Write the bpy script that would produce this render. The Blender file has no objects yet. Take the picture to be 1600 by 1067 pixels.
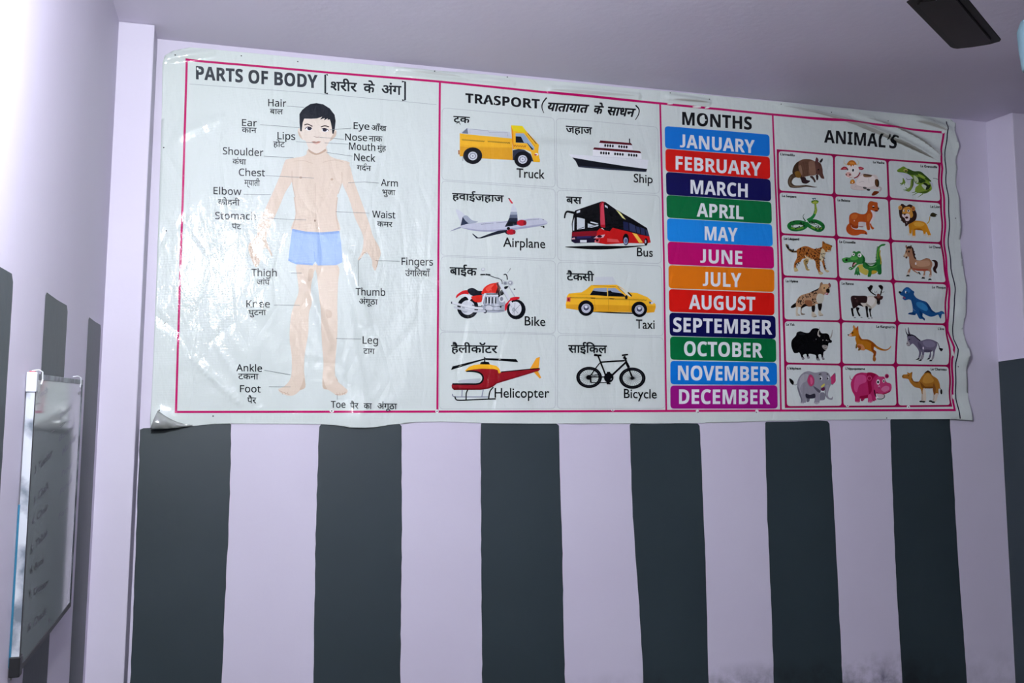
import bpy, bmesh, math, random
from mathutils import Vector, Matrix, noise, geometry

# ------------------------------------------------------------------ camera, light levels, exposure
sc = bpy.context.scene
FPX, YAW, PITCH, ROLL = 1511.5, -0.28102, -0.11392, 0.00359      # focal length in pixels of a 1600 wide frame
PPX, PPY = 800.0, 453.5                                           # principal point
EYE, DIST, CEIL = 1.55, 3.19, 2.6996                              # eye height, distance to the back wall, ceiling height
cy_, sy_ = math.cos(YAW), math.sin(YAW); cp_, sp_ = math.cos(PITCH), math.sin(PITCH); cr_, sr_ = math.cos(ROLL), math.sin(ROLL)
RM = Matrix(((cr_, -sr_, 0), (sr_, cr_, 0), (0, 0, 1))) @ Matrix(((1, 0, 0), (0, cp_, -sp_), (0, sp_, cp_))) @ Matrix(((cy_, 0, sy_), (0, 1, 0), (-sy_, 0, cy_)))
def cv2w(v): return Vector((v[0], v[2], -v[1]))
CAM = Vector((0, -DIST, EYE))
right, up, back = cv2w(RM[0]), -cv2w(RM[1]), -cv2w(RM[2])
cam = bpy.data.cameras.new('camera'); camo = bpy.data.objects.new('camera', cam); sc.collection.objects.link(camo)
camo.matrix_world = Matrix(((right.x, up.x, back.x, CAM.x), (right.y, up.y, back.y, CAM.y), (right.z, up.z, back.z, CAM.z), (0, 0, 0, 1)))
cam.sensor_width = 36; cam.lens = FPX / 1600 * 36; cam.shift_x = 0; cam.shift_y = (PPY - 533.5) / 1600; cam.clip_start = 0.02
sc.camera = camo
sc.view_settings.view_transform = 'Standard'; sc.view_settings.look = 'None'
sc.view_settings.gamma = 1; sc.view_settings.use_curve_mapping = False
sc.view_settings.exposure = 0.0
wd = bpy.data.worlds.new('world'); sc.world = wd; wd.use_nodes = True
wd.node_tree.nodes['Background'].inputs[0].default_value = (0.55, 0.65, 0.8, 1)
wd.node_tree.nodes['Background'].inputs[1].default_value = 0.05
LEFT_BULB, REAR_FILL = 1780.0, 190.0 # emission of the globe bulb and of the added rear fill lamp
LEFT_POS, REAR_POS = (-0.150, -2.20, 2.27), (0.62, -5.05, 2.40)

# ------------------------------------------------------------------ pixel -> place helpers (rays of the calibrated lens)
def ray(x, y):
    c = Vector(((x - PPX) / FPX, (y - PPY) / FPX, 1.0)); w = RM.transposed() @ c
    return cv2w(w)
def on_back(x, y, Y=0.0):
    r = ray(x, y); return CAM + r * ((Y + DIST) / r.y)
def on_side(x, y, X):
    r = ray(x, y); return CAM + r * (X / r.x)
def on_level(x, y, Z):
    r = ray(x, y); return CAM + r * ((Z - EYE) / r.z)
def W(x, y):
    p = on_back(x, y); return (p.x, p.z)

# ------------------------------------------------------------------ materials
def lin(h):
    h = h.lstrip('#'); v = [int(h[i:i + 2], 16) / 255 for i in (0, 2, 4)]
    return tuple((c / 12.92 if c <= .04045 else ((c + .055) / 1.055) ** 2.4) for c in v) + (1,)
def mat(name, hexc, rough=.5, metal=0, spec=.5):
    m = bpy.data.materials.new(name); m.use_nodes = True; b = m.node_tree.nodes['Principled BSDF']
    b.inputs['Base Color'].default_value = lin(hexc); b.inputs['Roughness'].default_value = rough
    b.inputs['Metallic'].default_value = metal; b.inputs['Specular IOR Level'].default_value = spec
    return m
def nd(m, t, **k):
    n = m.node_tree.nodes.new(t)
    for a, v in k.items(): setattr(n, a, v)
    return n
def lk(m, a, b): m.node_tree.links.new(a, b)
def bump_paint(m, scale, strength, dist=.002):
    tc = nd(m, 'ShaderNodeTexCoord'); n1 = nd(m, 'ShaderNodeTexNoise'); n1.inputs['Scale'].default_value = scale; n1.inputs['Detail'].default_value = 5
    bp = nd(m, 'ShaderNodeBump'); bp.inputs['Strength'].default_value = strength; bp.inputs['Distance'].default_value = dist
    lk(m, tc.outputs['Object'], n1.inputs['Vector']); lk(m, n1.outputs['Fac'], bp.inputs['Height'])
    lk(m, bp.outputs['Normal'], m.node_tree.nodes['Principled BSDF'].inputs['Normal'])
    return tc
def paint(name, hexc, hex2, rough, bs=24, st=.35, stain=None):
    """brushed wall paint: two close tones mixed by noise; optional scuffs near the bottom of the wall"""
    m = mat(name, hexc, rough); b = m.node_tree.nodes['Principled BSDF']
    tc = bump_paint(m, bs, st)
    n2 = nd(m, 'ShaderNodeTexNoise'); n2.inputs['Scale'].default_value = 2.3; n2.inputs['Detail'].default_value = 6
    lk(m, tc.outputs['Object'], n2.inputs['Vector'])
    rp = nd(m, 'ShaderNodeValToRGB'); rp.color_ramp.elements[0].position = .35; rp.color_ramp.elements[1].position = .68
    rp.color_ramp.elements[0].color = lin(hexc); rp.color_ramp.elements[1].color = lin(hex2)
    lk(m, n2.outputs['Fac'], rp.inputs['Fac']); col = rp.outputs['Color']
    if stain:
        sp = nd(m, 'ShaderNodeSeparateXYZ'); lk(m, tc.outputs['Object'], sp.inputs[0])
        mz = nd(m, 'ShaderNodeMapRange'); mz.inputs['From Min'].default_value = .64; mz.inputs['From Max'].default_value = .52
        lk(m, sp.outputs['Z'], mz.inputs['Value'])
        mx = nd(m, 'ShaderNodeMapRange'); mx.inputs['From Min'].default_value = .9; mx.inputs['From Max'].default_value = 1.6
        lk(m, sp.outputs['X'], mx.inputs['Value'])
        me_ = nd(m, 'ShaderNodeMapRange'); me_.inputs['From Min'].default_value = 2.7; me_.inputs['From Max'].default_value = 2.42; me_.inputs['To Min'].default_value = .25
        lk(m, sp.outputs['X'], me_.inputs['Value']); m2 = nd(m, 'ShaderNodeMath', operation='MULTIPLY'); lk(m, mx.outputs[0], m2.inputs[0]); lk(m, me_.outputs[0], m2.inputs[1])
        n3 = nd(m, 'ShaderNodeTexNoise'); n3.inputs['Scale'].default_value = 9; n3.inputs['Detail'].default_value = 9; n3.inputs['Roughness'].default_value = .65
        lk(m, tc.outputs['Object'], n3.inputs['Vector'])
        r3 = nd(m, 'ShaderNodeMapRange'); r3.inputs['From Min'].default_value = .42; r3.inputs['From Max'].default_value = .64
        lk(m, n3.outputs['Fac'], r3.inputs['Value'])
        a = nd(m, 'ShaderNodeMath', operation='MULTIPLY'); lk(m, mz.outputs[0], a.inputs[0]); lk(m, m2.outputs[0], a.inputs[1])
        c = nd(m, 'ShaderNodeMath', operation='MULTIPLY'); lk(m, a.outputs[0], c.inputs[0]); lk(m, r3.outputs[0], c.inputs[1])
        mixn = nd(m, 'ShaderNodeMix', data_type='RGBA'); lk(m, c.outputs[0], mixn.inputs['Factor']); lk(m, col, mixn.inputs['A'])
        mixn.inputs['B'].default_value = lin(stain); col = mixn.outputs['Result']
    lk(m, col, b.inputs['Base Color'])
    return m
LILAC = paint('lilac_wall_paint', '#cbc5d7', '#cfcadb', .55, stain='#4b4d5f')
LILAC_PLAIN = paint('lilac_plain_paint', '#cbc5d7', '#cfcadb', .55)
GREY = paint('grey_stripe_paint', '#243136', '#29363b', .5, 30, .3, stain='#0c0e12')
CEILM = paint('ceiling_paint', '#d6d0e1', '#dad4e4', .6, 40, .5)
FLOORM = paint('floor_cement', '#4a453f', '#544e48', .4)

# ------------------------------------------------------------------ small builders
def link(o, parent=None):
    sc.collection.objects.link(o)
    if parent is not None: o.parent = parent
    return o
def mesh_obj(name, bm, mats, parent=None, smooth=False):
    me = bpy.data.meshes.new(name); bm.normal_update(); bm.to_mesh(me); bm.free()
    for m in (mats if isinstance(mats, (list, tuple)) else [mats]): me.materials.append(m)
    if smooth:
        for p in me.polygons: p.use_smooth = True
    return link(bpy.data.objects.new(name, me), parent)
def tag(o, label, cat, group=None):
    o['label'] = label; o['category'] = cat
    if group: o['group'] = group
    return o
def struct(o): o['kind'] = 'structure'; return o
def empty(name, loc):
    o = bpy.data.objects.new(name, None); o.location = loc; o.empty_display_size = .1; return link(o)
def box(bm, a, b, mi=0):
    vs = [bm.verts.new((x, y, z)) for x in (a[0], b[0]) for y in (a[1], b[1]) for z in (a[2], b[2])]
    for f in ((0, 1, 3, 2), (4, 6, 7, 5), (0, 4, 5, 1), (2, 3, 7, 6), (0, 2, 6, 4), (1, 5, 7, 3)):
        bm.faces.new([vs[i] for i in f]).material_index = mi
def boxm(a, b, bev=0.0, seg=2):
    bm = bmesh.new(); box(bm, a, b); bmesh.ops.recalc_face_normals(bm, faces=bm.faces)
    if bev: bmesh.ops.bevel(bm, geom=list(bm.edges), offset=bev, segments=seg, affect='EDGES', profile=.6)
    return bm
def tube(bm, pts, r, n=10, cap=True):
    pts = [Vector(p) for p in pts]; rr = r if isinstance(r, (list, tuple)) else [r] * len(pts); rings = []
    for i, p in enumerate(pts):
        d = (pts[min(i + 1, len(pts) - 1)] - pts[max(i - 1, 0)]).normalized()
        a = d.cross(Vector((0, 0, 1)) if abs(d.z) < .9 else Vector((1, 0, 0))).normalized(); b = d.cross(a)
        rings.append([bm.verts.new(p + (a * math.cos(t) + b * math.sin(t)) * rr[i]) for t in [2 * math.pi * k / n for k in range(n)]])
    for u, v in zip(rings, rings[1:]):
        for k in range(n): bm.faces.new((u[k], u[(k + 1) % n], v[(k + 1) % n], v[k]))
    if cap: bm.faces.new(rings[0][::-1]); bm.faces.new(rings[-1])
def lathe(bm, prof, c, n=40):
    rings = [[bm.verts.new((c[0] + r * math.cos(2 * math.pi * k / n), c[1] + r * math.sin(2 * math.pi * k / n), c[2] + z)) for k in range(n)] for r, z in prof]
    for u, v in zip(rings, rings[1:]):
        for k in range(n): bm.faces.new((u[k], u[(k + 1) % n], v[(k + 1) % n], v[k]))
    bm.faces.new(rings[0][::-1]); bm.faces.new(rings[-1]); bmesh.ops.recalc_face_normals(bm, faces=bm.faces)

# ------------------------------------------------------------------ the room
XL, XR, YB, YR = -0.3681, 7.2, 0.0, -5.2                 # left wall, right wall, back wall, rear wall
PLX, PLY = -0.265, -0.1213                                # left pilaster: right edge, front face
PRX, PRY = 2.951, -0.1415                                 # right pilaster: left edge, front face
def quad_wall(name, corners, m):
    bm = bmesh.new(); bm.faces.new([bm.verts.new(c) for c in corners]); return bm
def stripe_face(bm, pts3, mi=1):
    f = bm.faces.new([bm.verts.new(p) for p in pts3]); f.material_index = mi; return f
def densify(pts, jit, rnd, step=.03):
    out = []
    for (x0, z0), (x1, z1) in zip(pts, pts[1:]):
        n = max(1, int(math.hypot(x1 - x0, z1 - z0) / step))
        for k in range(n):
            t = k / n; out.append((x0 + (x1 - x0) * t + rnd.uniform(-jit, jit), z0 + (z1 - z0) * t + rnd.uniform(-jit, jit) * .4))
    out.append(pts[-1]); return out
rnd = random.Random(4)
bm = bmesh.new(); bm.faces.new([bm.verts.new(c) for c in ((XL, 0, 0), (XR, 0, 0), (XR, 0, CEIL), (XL, 0, CEIL))])
# painted stripes: left edge (top -> floor), right edge (top -> floor), uneven hand painted tops; pixel positions of the photo on the wall plane
STR = [([(219, 671), (212, 850), (203.6, 1067)], [(361.5, 663), (359, 786), (352, 935), (346, 1067)], [(224, 669), (300, 665), (330, 663), (345, 662), (359, 661.5)]),
       ([(498.5, 667), (492.7, 850), (489.7, 1067)], [(627, 666), (628, 812), (625.5, 1067)], [(502, 662), (528, 661), (534, 665), (600, 665), (608, 662.5), (624, 662)]),
       ([(751, 664), (751.7, 889), (753.3, 1067)], [(873, 665), (878.4, 850), (882.6, 1067)], [(752, 661), (800, 661), (869, 661.5)]),
       ([(984, 664.5), (987.8, 793), (998.5, 946), (1005.4, 1067)], [(1093.5, 665), (1101.5, 850), (1107.2, 1067)], [(986, 661.5), (1020, 662.5), (1060, 661), (1090, 661.5)]),
       ([(1195.3, 661), (1199, 812), (1206, 965), (1209, 1067)], [(1296, 662), (1306, 850), (1316.6, 1067)], [(1197, 659), (1240, 658.5), (1280, 657), (1293, 658)]),
       ([(1390.6, 657), (1398.3, 870), (1409.7, 1067)], [(1484, 654), (1498.6, 896), (1511, 1067)], [(1392, 654.5), (1430, 653), (1481, 653)])]
for le, re, tp in STR:
    l3 = [W(*p) for p in le]; r3 = [W(*p) for p in re]; t3 = [W(*p) for p in tp]
    for s in (l3, r3):                                     # carry the edge on down to the floor
        (x0, z0), (x1, z1) = s[-2], s[-1]; s.append((x1 + (x1 - x0) * (z1 - 0) / (z0 - z1) * .5, 0.0))
    l3 = densify(l3, .0012, rnd); r3 = densify(r3, .0012, rnd)
    loop = [(x, -.0004, z) for x, z in t3] + [(x, -.0004, z) for x, z in r3] + [(x, -.0004, z) for x, z in l3[::-1]]
    f = stripe_face(bm, loop)
bmesh.ops.recalc_face_normals(bm, faces=bm.faces)
for f in bm.faces:
    f.normal_update()
    if f.normal.y > 0: f.normal_flip()
bmesh.ops.triangulate(bm, faces=[f for f in bm.faces if f.material_index == 1], ngon_method='EAR_CLIP')
struct(mesh_obj('wall_back', bm, [LILAC, GREY]))
# left wall with its stripes
bm = bmesh.new(); bm.faces.new([bm.verts.new(c) for c in ((XL, YR, 0), (XL, 0, 0), (XL, 0, CEIL), (XL, YR, CEIL))])
ZST = EYE + .0667 * DIST
for a, b in ((.946, .8642), (.7575, .6694), (.5745, .49), (.41, .32), (.24, .15), (.06, -.03), (-.12, -.21), (-.3, -.4)):
    ya, yb = (a - 1) * DIST, (b - 1) * DIST
    r = densify([(ya, ZST - .012), (ya + .003, 1.0), (ya, 0)], .0014, rnd); l = densify([(yb, ZST - .004), (yb - .002, 1.0), (yb, 0)], .0014, rnd)
    t = [(yb + .012, ZST + .004), ((ya + yb) / 2, ZST + .001), (ya - .014, ZST + .001)]
    stripe_face(bm, [(XL + .0004, y, z) for y, z in t + r + l[::-1]])
for f in bm.faces:
    f.normal_update()
    if f.normal.x < 0: f.normal_flip()
bmesh.ops.triangulate(bm, faces=[f for f in bm.faces if f.material_index == 1], ngon_method='EAR_CLIP')
struct(mesh_obj('wall_left', bm, [LILAC_PLAIN, GREY]))
bm = bmesh.new(); bm.faces.new([bm.verts.new(c) for c in ((XR, 0, 0), (XR, YR, 0), (XR, YR, CEIL), (XR, 0, CEIL))]); struct(mesh_obj('wall_right', bm, LILAC_PLAIN))
bm = bmesh.new(); bm.faces.new([bm.verts.new(c) for c in ((XR, YR, 0), (XL, YR, 0), (XL, YR, CEIL), (XR, YR, CEIL))]); struct(mesh_obj('wall_rear', bm, GREY))
bm = bmesh.new(); bm.faces.new([bm.verts.new(c) for c in ((XL, YR, 0), (XR, YR, 0), (XR, 0, 0), (XL, 0, 0))]); struct(mesh_obj('floor', bm, FLOORM))
bm = bmesh.new(); bm.faces.new([bm.verts.new(c) for c in ((XL, 0, CEIL), (XR, 0, CEIL), (XR, YR, CEIL), (XL, YR, CEIL))]); struct(mesh_obj('ceiling', bm, CEILM))
# the two plastered pilasters in the corners of the back wall
bm = boxm((XL - .01, PLY, 0), (PLX, .01, CEIL), .004); struct(mesh_obj('trim_1', bm, LILAC_PLAIN))
bm = boxm((PRX, PRY, 0), (PRX + .46, .01, CEIL), .004)
zst = on_back(1563, 565).z
pts = densify([(0.0, zst), (PRY - .001, zst + .01)], .001, rnd)
stripe_face(bm, [(PRX - .0005, y, z) for y, z in pts] + [(PRX - .0005, PRY - .0005, 0), (PRX - .0005, 0, 0)])
stripe_face(bm, [(PRX - .0005, PRY - .0005, zst + .01), (PRX + .2, PRY - .0005, zst + .008), (PRX + .2, PRY - .0005, 0), (PRX - .0005, PRY - .0005, 0)])
bmesh.ops.recalc_face_normals(bm, faces=[f for f in bm.faces if f.material_index == 0])
for f in bm.faces:
    if f.material_index == 1:
        f.normal_update()
        if f.normal.x + f.normal.y > 0: f.normal_flip()
struct(mesh_obj('trim_2', bm, [LILAC_PLAIN, GREY]))
# ------------------------------------------------------------------ the banner: relief of the hanging sheet
BX, BZ = W(880, 660)                                   # the banner's own origin: middle of its lower edge
def seg_d(x, z, a, b):
    ax, az = a; bx, bz = b; vx, vz = bx - ax, bz - az; L2 = vx * vx + vz * vz
    t = max(0, min(1, ((x - ax) * vx + (z - az) * vz) / L2)); return math.hypot(x - ax - t * vx, z - az - t * vz), t
def sstep(a, b, x):
    t = max(0, min(1, (x - a) / (b - a))); return t * t * (3 - 2 * t)
FOLDS = [(W(1425, 182), W(1478, 200), .010, .013),
         (W(620, 110), W(730, 122), .012, .012), (W(860, 140), W(995, 151), .012, .012), (W(1045, 152), W(1105, 160), .013, .012), (W(740, 124), W(800, 130), .008, .010),
         (W(258, 92), W(330, 82), .010, .012), (W(284, 210), W(345, 184), .004, .018), (W(300, 560), W(375, 630), .004, .010), (W(340, 540), W(400, 640), .003, .010),
         (W(545, 400), W(575, 500), .007, .016), (W(478, 440), W(515, 540), .006, .012), (W(545, 480), W(572, 640), .003, .012)]
CREASES = [([W(1216, 166), W(1300, 186), W(1354, 201), W(1400, 218), W(1462, 249)], .022, .011, .020), ([W(1336, 180), W(1400, 203), W(1440, 224), W(1470, 246)], .018, .010, .016), ([W(1415, 186), W(1450, 194), W(1482, 205)], .008, .014, .014)]
LUMPS = [(W(560, 656), .055, .012), (W(250, 662), .035, .016), (W(1500, 225), .03, .010), (W(1500, 480), .035, .010), (W(1505, 560), .03, .011),
         (W(430, 470), .10, .004), (W(350, 430), .09, .004), (W(790, 655), .05, .004), (W(1010, 655), .05, .003)]
def relief(x, z):
    d = .004 + .0016 * math.sin(x * 22 + 1.3 * math.sin(z * 5)) * (.6 + .4 * math.sin(z * 4 + x)) + .0022 * noise.noise(Vector((x * 5, z * 2.2, 1.7))) + .0012 * noise.noise(Vector((x * 13, z * 6, 4.1)))
    e = sstep(2.56, 2.74, x - .05 * (z - 2))            # loose right hand edge
    d += e * (.006 + .006 * math.sin(z * 22 + 1.0) + .003 * math.sin(z * 51))
    for a, b, A, w in FOLDS:
        if min(a[0], b[0]) - .1 < x < max(a[0], b[0]) + .1:
            q, t = seg_d(x, z, a, b); d += A * math.exp(-(q / w) ** 2) * (.35 + .65 * math.sin(math.pi * (.15 + .7 * t)))
    if x > 1.85 and z > 2.2:                            # hard creases of the sagging upper right corner: gentle below, steep above
        for pl, A, wl, wu in CREASES:
            best = (9, 0, 0); n = len(pl) - 1
            for i in range(n):
                q, t = seg_d(x, z, pl[i], pl[i + 1])
                if q < best[0]:
                    ax, az = pl[i]; bx, bz = pl[i + 1]; best = (q, (bx - ax) * (z - az) - (bz - az) * (x - ax), (i + t) / n)
            q, sd, t = best
            d += A * math.exp(-(q / (wu if sd > 0 else wl)) ** 2) * math.sin(math.pi * min(1, max(0, .04 + .92 * t))) ** .7
    for c, w, A in LUMPS:
        q = ((x - c[0]) ** 2 + (z - c[1]) ** 2) / (w * w)
        if q < 9: d += A * math.exp(-q)
    return max(.0015, d)
G = .011
_rc = {}
def rnode(i, j):
    k = (i, j)
    if k not in _rc: _rc[k] = relief(i * G, j * G)
    return _rc[k]
def relief_lin(x, z):
    i, j = math.floor(x / G), math.floor(z / G); a, b = x / G - i, z / G - j
    d00, d11 = rnode(i, j), rnode(i + 1, j + 1)
    if a >= b: d10 = rnode(i + 1, j); return d00 + a * (d10 - d00) + b * (d11 - d10)
    d01 = rnode(i, j + 1); return d00 + b * (d01 - d00) + a * (d11 - d01)
def drape(bm, base):
    """cut flat print along the sheet's facets, lay it on the relief; returns vertex normals of the smooth relief"""
    if not bm.verts: return
    xs = [v.co.x for v in bm.verts]; zs = [v.co.z for v in bm.verts]
    def cut(co, no): bmesh.ops.bisect_plane(bm, geom=list(bm.verts) + list(bm.edges) + list(bm.faces), dist=3e-6, plane_co=co, plane_no=no)
    for i in range(math.floor(min(xs) / G) + 1, math.ceil(max(xs) / G)): cut((i * G, 0, 0), (1, 0, 0))
    for j in range(math.floor(min(zs) / G) + 1, math.ceil(max(zs) / G)): cut((0, 0, j * G), (0, 0, 1))
    k0, k1 = math.floor((min(xs) - max(zs)) / G), math.ceil((max(xs) - min(zs)) / G)
    used = set()
    for f in bm.faces:
        c = [v.co.x - v.co.z for v in f.verts]
        for k in range(math.floor(min(c) / G), math.ceil(max(c) / G) + 1): used.add(k)
    for k in sorted(used): cut((k * G, 0, 0), (1, 0, -1))
    for f in bm.faces:
        f.normal_update()
        if f.normal.y > 0: f.normal_flip()
    for v in bm.verts: v.co.y = v.co.y - base - relief_lin(v.co.x, v.co.z)

def finish_print(name, bm, mats, parent, origin):
    me = bpy.data.meshes.new(name)
    for v in bm.verts: v.co -= origin
    bm.normal_update(); bm.to_mesh(me); bm.free()
    for m in mats: me.materials.append(m)
    ns = []; h = .004
    for v in me.vertices:
        x, z = v.co.x + origin.x, v.co.z + origin.z
        gx = (relief(x + h, z) - relief(x - h, z)) / (2 * h); gz = (relief(x, z + h) - relief(x, z - h)) / (2 * h)
        ns.append(Vector((-gx, -1, -gz)).normalized())
    for p in me.polygons: p.use_smooth = True
    me.normals_split_custom_set_from_vertices(ns)
    return link(bpy.data.objects.new(name, me), parent)

# printed vinyl: one glossy crinkled surface in many ink colours
def vinyl_group():
    g = bpy.data.node_groups.new('vinyl_crinkle', 'ShaderNodeTree')
    g.interface.new_socket('Normal', in_out='OUTPUT', socket_type='NodeSocketVector')
    g.interface.new_socket('Rough', in_out='OUTPUT', socket_type='NodeSocketFloat')
    n, l = g.nodes, g.links; out = n.new('NodeGroupOutput'); tc = n.new('ShaderNodeTexCoord')
    mp = n.new('ShaderNodeMapping'); mp.inputs['Scale'].default_value = (1, 1, .45); l.new(tc.outputs['Object'], mp.inputs[0])
    a = n.new('ShaderNodeTexNoise'); a.inputs['Scale'].default_value = 16; a.inputs['Detail'].default_value = 4; a.inputs['Roughness'].default_value = .55; l.new(mp.outputs[0], a.inputs['Vector'])
    b = n.new('ShaderNodeTexVoronoi'); b.feature = 'DISTANCE_TO_EDGE'; b.inputs['Scale'].default_value = 9; l.new(mp.outputs[0], b.inputs['Vector'])
    w = n.new('ShaderNodeTexWave'); w.bands_direction = 'Z'; w.inputs['Scale'].default_value = 60; w.inputs['Distortion'].default_value = .6; l.new(tc.outputs['Object'], w.inputs['Vector'])
    b1 = n.new('ShaderNodeBump'); b1.inputs['Strength'].default_value = 1; b1.inputs['Distance'].default_value = .0042; l.new(a.outputs['Fac'], b1.inputs['Height'])
    mr = n.new('ShaderNodeMapRange'); mr.inputs['From Max'].default_value = .09; l.new(b.outputs['Distance'], mr.inputs['Value'])
    b2 = n.new('ShaderNodeBump'); b2.inputs['Strength'].default_value = 1; b2.inputs['Distance'].default_value = .0007; l.new(mr.outputs[0], b2.inputs['Height']); l.new(b1.outputs[0], b2.inputs['Normal'])
    b3 = n.new('ShaderNodeBump'); b3.inputs['Strength'].default_value = 1; b3.inputs['Distance'].default_value = .00008; l.new(w.outputs['Fac'], b3.inputs['Height']); l.new(b2.outputs[0], b3.inputs['Normal'])
    r = n.new('ShaderNodeMapRange'); r.inputs['To Min'].default_value = .06; r.inputs['To Max'].default_value = .13; l.new(a.outputs['Fac'], r.inputs['Value'])
    l.new(b3.outputs[0], out.inputs['Normal']); l.new(r.outputs[0], out.inputs['Rough'])
    return g
VG = vinyl_group(); _ink = {}
def ink(h):
    if h not in _ink:
        m = mat('ink_' + h.lstrip('#'), h, .3, 0, .32); g = nd(m, 'ShaderNodeGroup', node_tree=VG); b = m.node_tree.nodes['Principled BSDF']
        lk(m, g.outputs['Normal'], b.inputs['Normal']); lk(m, g.outputs['Rough'], b.inputs['Roughness']); _ink[h] = m
    return _ink[h]
WHITE, PINK, BLACK = '#d0d9d5', '#b5125f', '#14161a'

# ------------------------------------------------------------------ drawing on the sheet (coordinates: photo pixels seen through a crop frame)
class Art:
    def __init__(s): s.f = (0, 0, 1); s.polys = []
    def F(s, ox, oy, sc_): s.f = (ox, oy, sc_); return s
    def px(s, x, y): o = s.f; return (o[0] + x / o[2], o[1] + y / o[2])
    def w(s, x, y): return W(*s.px(x, y))
    @staticmethod
    def pts(t):
        if isinstance(t, str): return [tuple(float(v) for v in q.split(',')) for q in t.split()]
        return list(t)
    def P(s, col, t, smooth=True):
        p = s.pts(t)
        if smooth and len(p) > 3: p = spline(p, True)
        s.polys.append((col, [[s.w(*q) for q in p]], None)); return s
    def L(s, col, width, t, taper=None, smooth=True):
        p = s.pts(t)
        if smooth and len(p) > 2: p = spline(p, False)
        n = len(p); q = []; l = []; r = []
        for i in range(n):
            a, b = p[max(i - 1, 0)], p[min(i + 1, n - 1)]; dx, dy = b[0] - a[0], b[1] - a[1]; d = math.hypot(dx, dy) or 1
            wd_ = width if taper is None else width + (taper - width) * i / (n - 1)
            l.append((p[i][0] - dy / d * wd_ / 2, p[i][1] + dx / d * wd_ / 2)); r.append((p[i][0] + dy / d * wd_ / 2, p[i][1] - dx / d * wd_ / 2))
        tri = []; v = [s.w(*c) for c in l + r]
        for i in range(n - 1): tri += [(i, i + 1, n + i + 1), (i, n + i + 1, n + i)]
        s.polys.append((col, [v], tri)); return s
    def E(s, col, cx, cy, rx, ry, rot=0, n=20):
        c, d = math.cos(math.radians(rot)), math.sin(math.radians(rot)); p = []
        for k in range(n):
            a, b = rx * math.cos(2 * math.pi * k / n), ry * math.sin(2 * math.pi * k / n); p.append((cx + a * c - b * d, cy + a * d + b * c))
        return s.P(col, p, False)
    def R(s, col, cx, cy, rx, ry, qx, qy, n=32):
        v = []; tri = []
        for k in range(n):
            t = 2 * math.pi * k / n; v.append(s.w(cx + rx * math.cos(t), cy + ry * math.sin(t))); v.append(s.w(cx + qx * math.cos(t), cy + qy * math.sin(t)))
        for k in range(n): a, b, c, d = 2 * k, 2 * k + 1, (2 * k + 2) % (2 * n), (2 * k + 3) % (2 * n); tri += [(a, c, d), (a, d, b)]
        s.polys.append((col, [v], tri)); return s
    def zig(s, col, wd_, x0, y0, x1, y1, n, amp):
        p = [(x0 + (x1 - x0) * k / n, y0 + (y1 - y0) * k / n + (amp if k % 2 else -amp)) for k in range(n + 1)]; return s.L(col, wd_, p, None, False)
    def spots(s, col, poly, n, rx, ry, seed):
        p = s.pts(poly); rd = random.Random(seed); xs = [q[0] for q in p]; ys = [q[1] for q in p]; k = 0; t = 0
        while k < n and t < n * 30:
            t += 1; x, y = rd.uniform(min(xs), max(xs)), rd.uniform(min(ys), max(ys)); ins = False
            for (xa, ya), (xb, yb) in zip(p, p[1:] + p[:1]):
                if (ya > y) != (yb > y) and x < (xb - xa) * (y - ya) / (yb - ya) + xa: ins = not ins
            if ins: s.E(col, x, y, rx * rd.uniform(.6, 1.3), ry * rd.uniform(.6, 1.3), rd.uniform(0, 180), 7); k += 1
        return s
    def T(s, col, body, x0, y0, x1, y1, cap, style='sans', slant=0, off=0.0):
        """Latin lettering: base line from (x0,y0) to (x1,y1), capital height cap"""
        v, tri = glyphs(body, style); xs = [p[0] for p in v]; a, b = min(xs), max(xs); H = CAPH[style]
        if body[0] == 'J':                               # let the J stand on the base line
            jv = glyphs('J', style)[0]; jx = max(p[0] for p in jv) + 1e-4; jd = -min(p[1] for p in jv); v = [(x, (y + jd) * H / (H + jd)) if x <= jx else (x, y) for x, y in v]
        for ex, ey in heavy(off):
            s.polys.append((col, [[s.w(x0 + (x1 - x0) * (x + ex - a) / (b - a) + slant * cap * y / H, y0 + (y1 - y0) * (x - a) / (b - a) - cap * (y + ey) / H) for x, y in v]], tri))
        return s
    def D(s, col, body, x0, y0, x1, y1, drop, slant=0, off=0.0):
        """Devanagari lettering hung under its head line from (x0,y0) to (x1,y1)"""
        v, tri = glyphs(body, 'deva'); xs = [p[0] for p in v]; a, b = min(xs), max(xs); H = CAPH['deva']
        for ex, ey in heavy(off):
            s.polys.append((col, [[s.w(x0 + (x1 - x0) * (x + ex - a) / (b - a) + slant * drop * (y / H - 1), y0 + (y1 - y0) * (x - a) / (b - a) + drop * (1 - (y + ey) / H)) for x, y in v]], tri))
        return s
    def build(s, name, parent, origin, base=.00012, step=.00002):
        bm = bmesh.new(); cols = []
        for k, (col, loops, tri) in enumerate(s.polys):
            if col not in cols: cols.append(col)
            y = -step * k; v = [bm.verts.new((p[0], y, p[1])) for p in loops[0]]
            if tri is None: tri = geometry.tessellate_polygon([[Vector((p[0], p[1], 0)) for p in loops[0]]])
            for t in tri:
                if len(set(t)) == 3:
                    try: bm.faces.new([v[i] for i in t]).material_index = cols.index(col)
                    except ValueError: pass
        bad = [f for f in bm.faces if f.calc_area() < 1e-10]
        if bad: bmesh.ops.delete(bm, geom=bad, context='FACES')
        drape(bm, base)
        return finish_print(name, bm, [ink(c) for c in cols], parent, origin)
def heavy(off): return [(-off, -off), (off, -off), (off, off), (-off, off)] if off > 0 else [(0, 0)]   # a heavier weight: the letter struck four times
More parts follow.
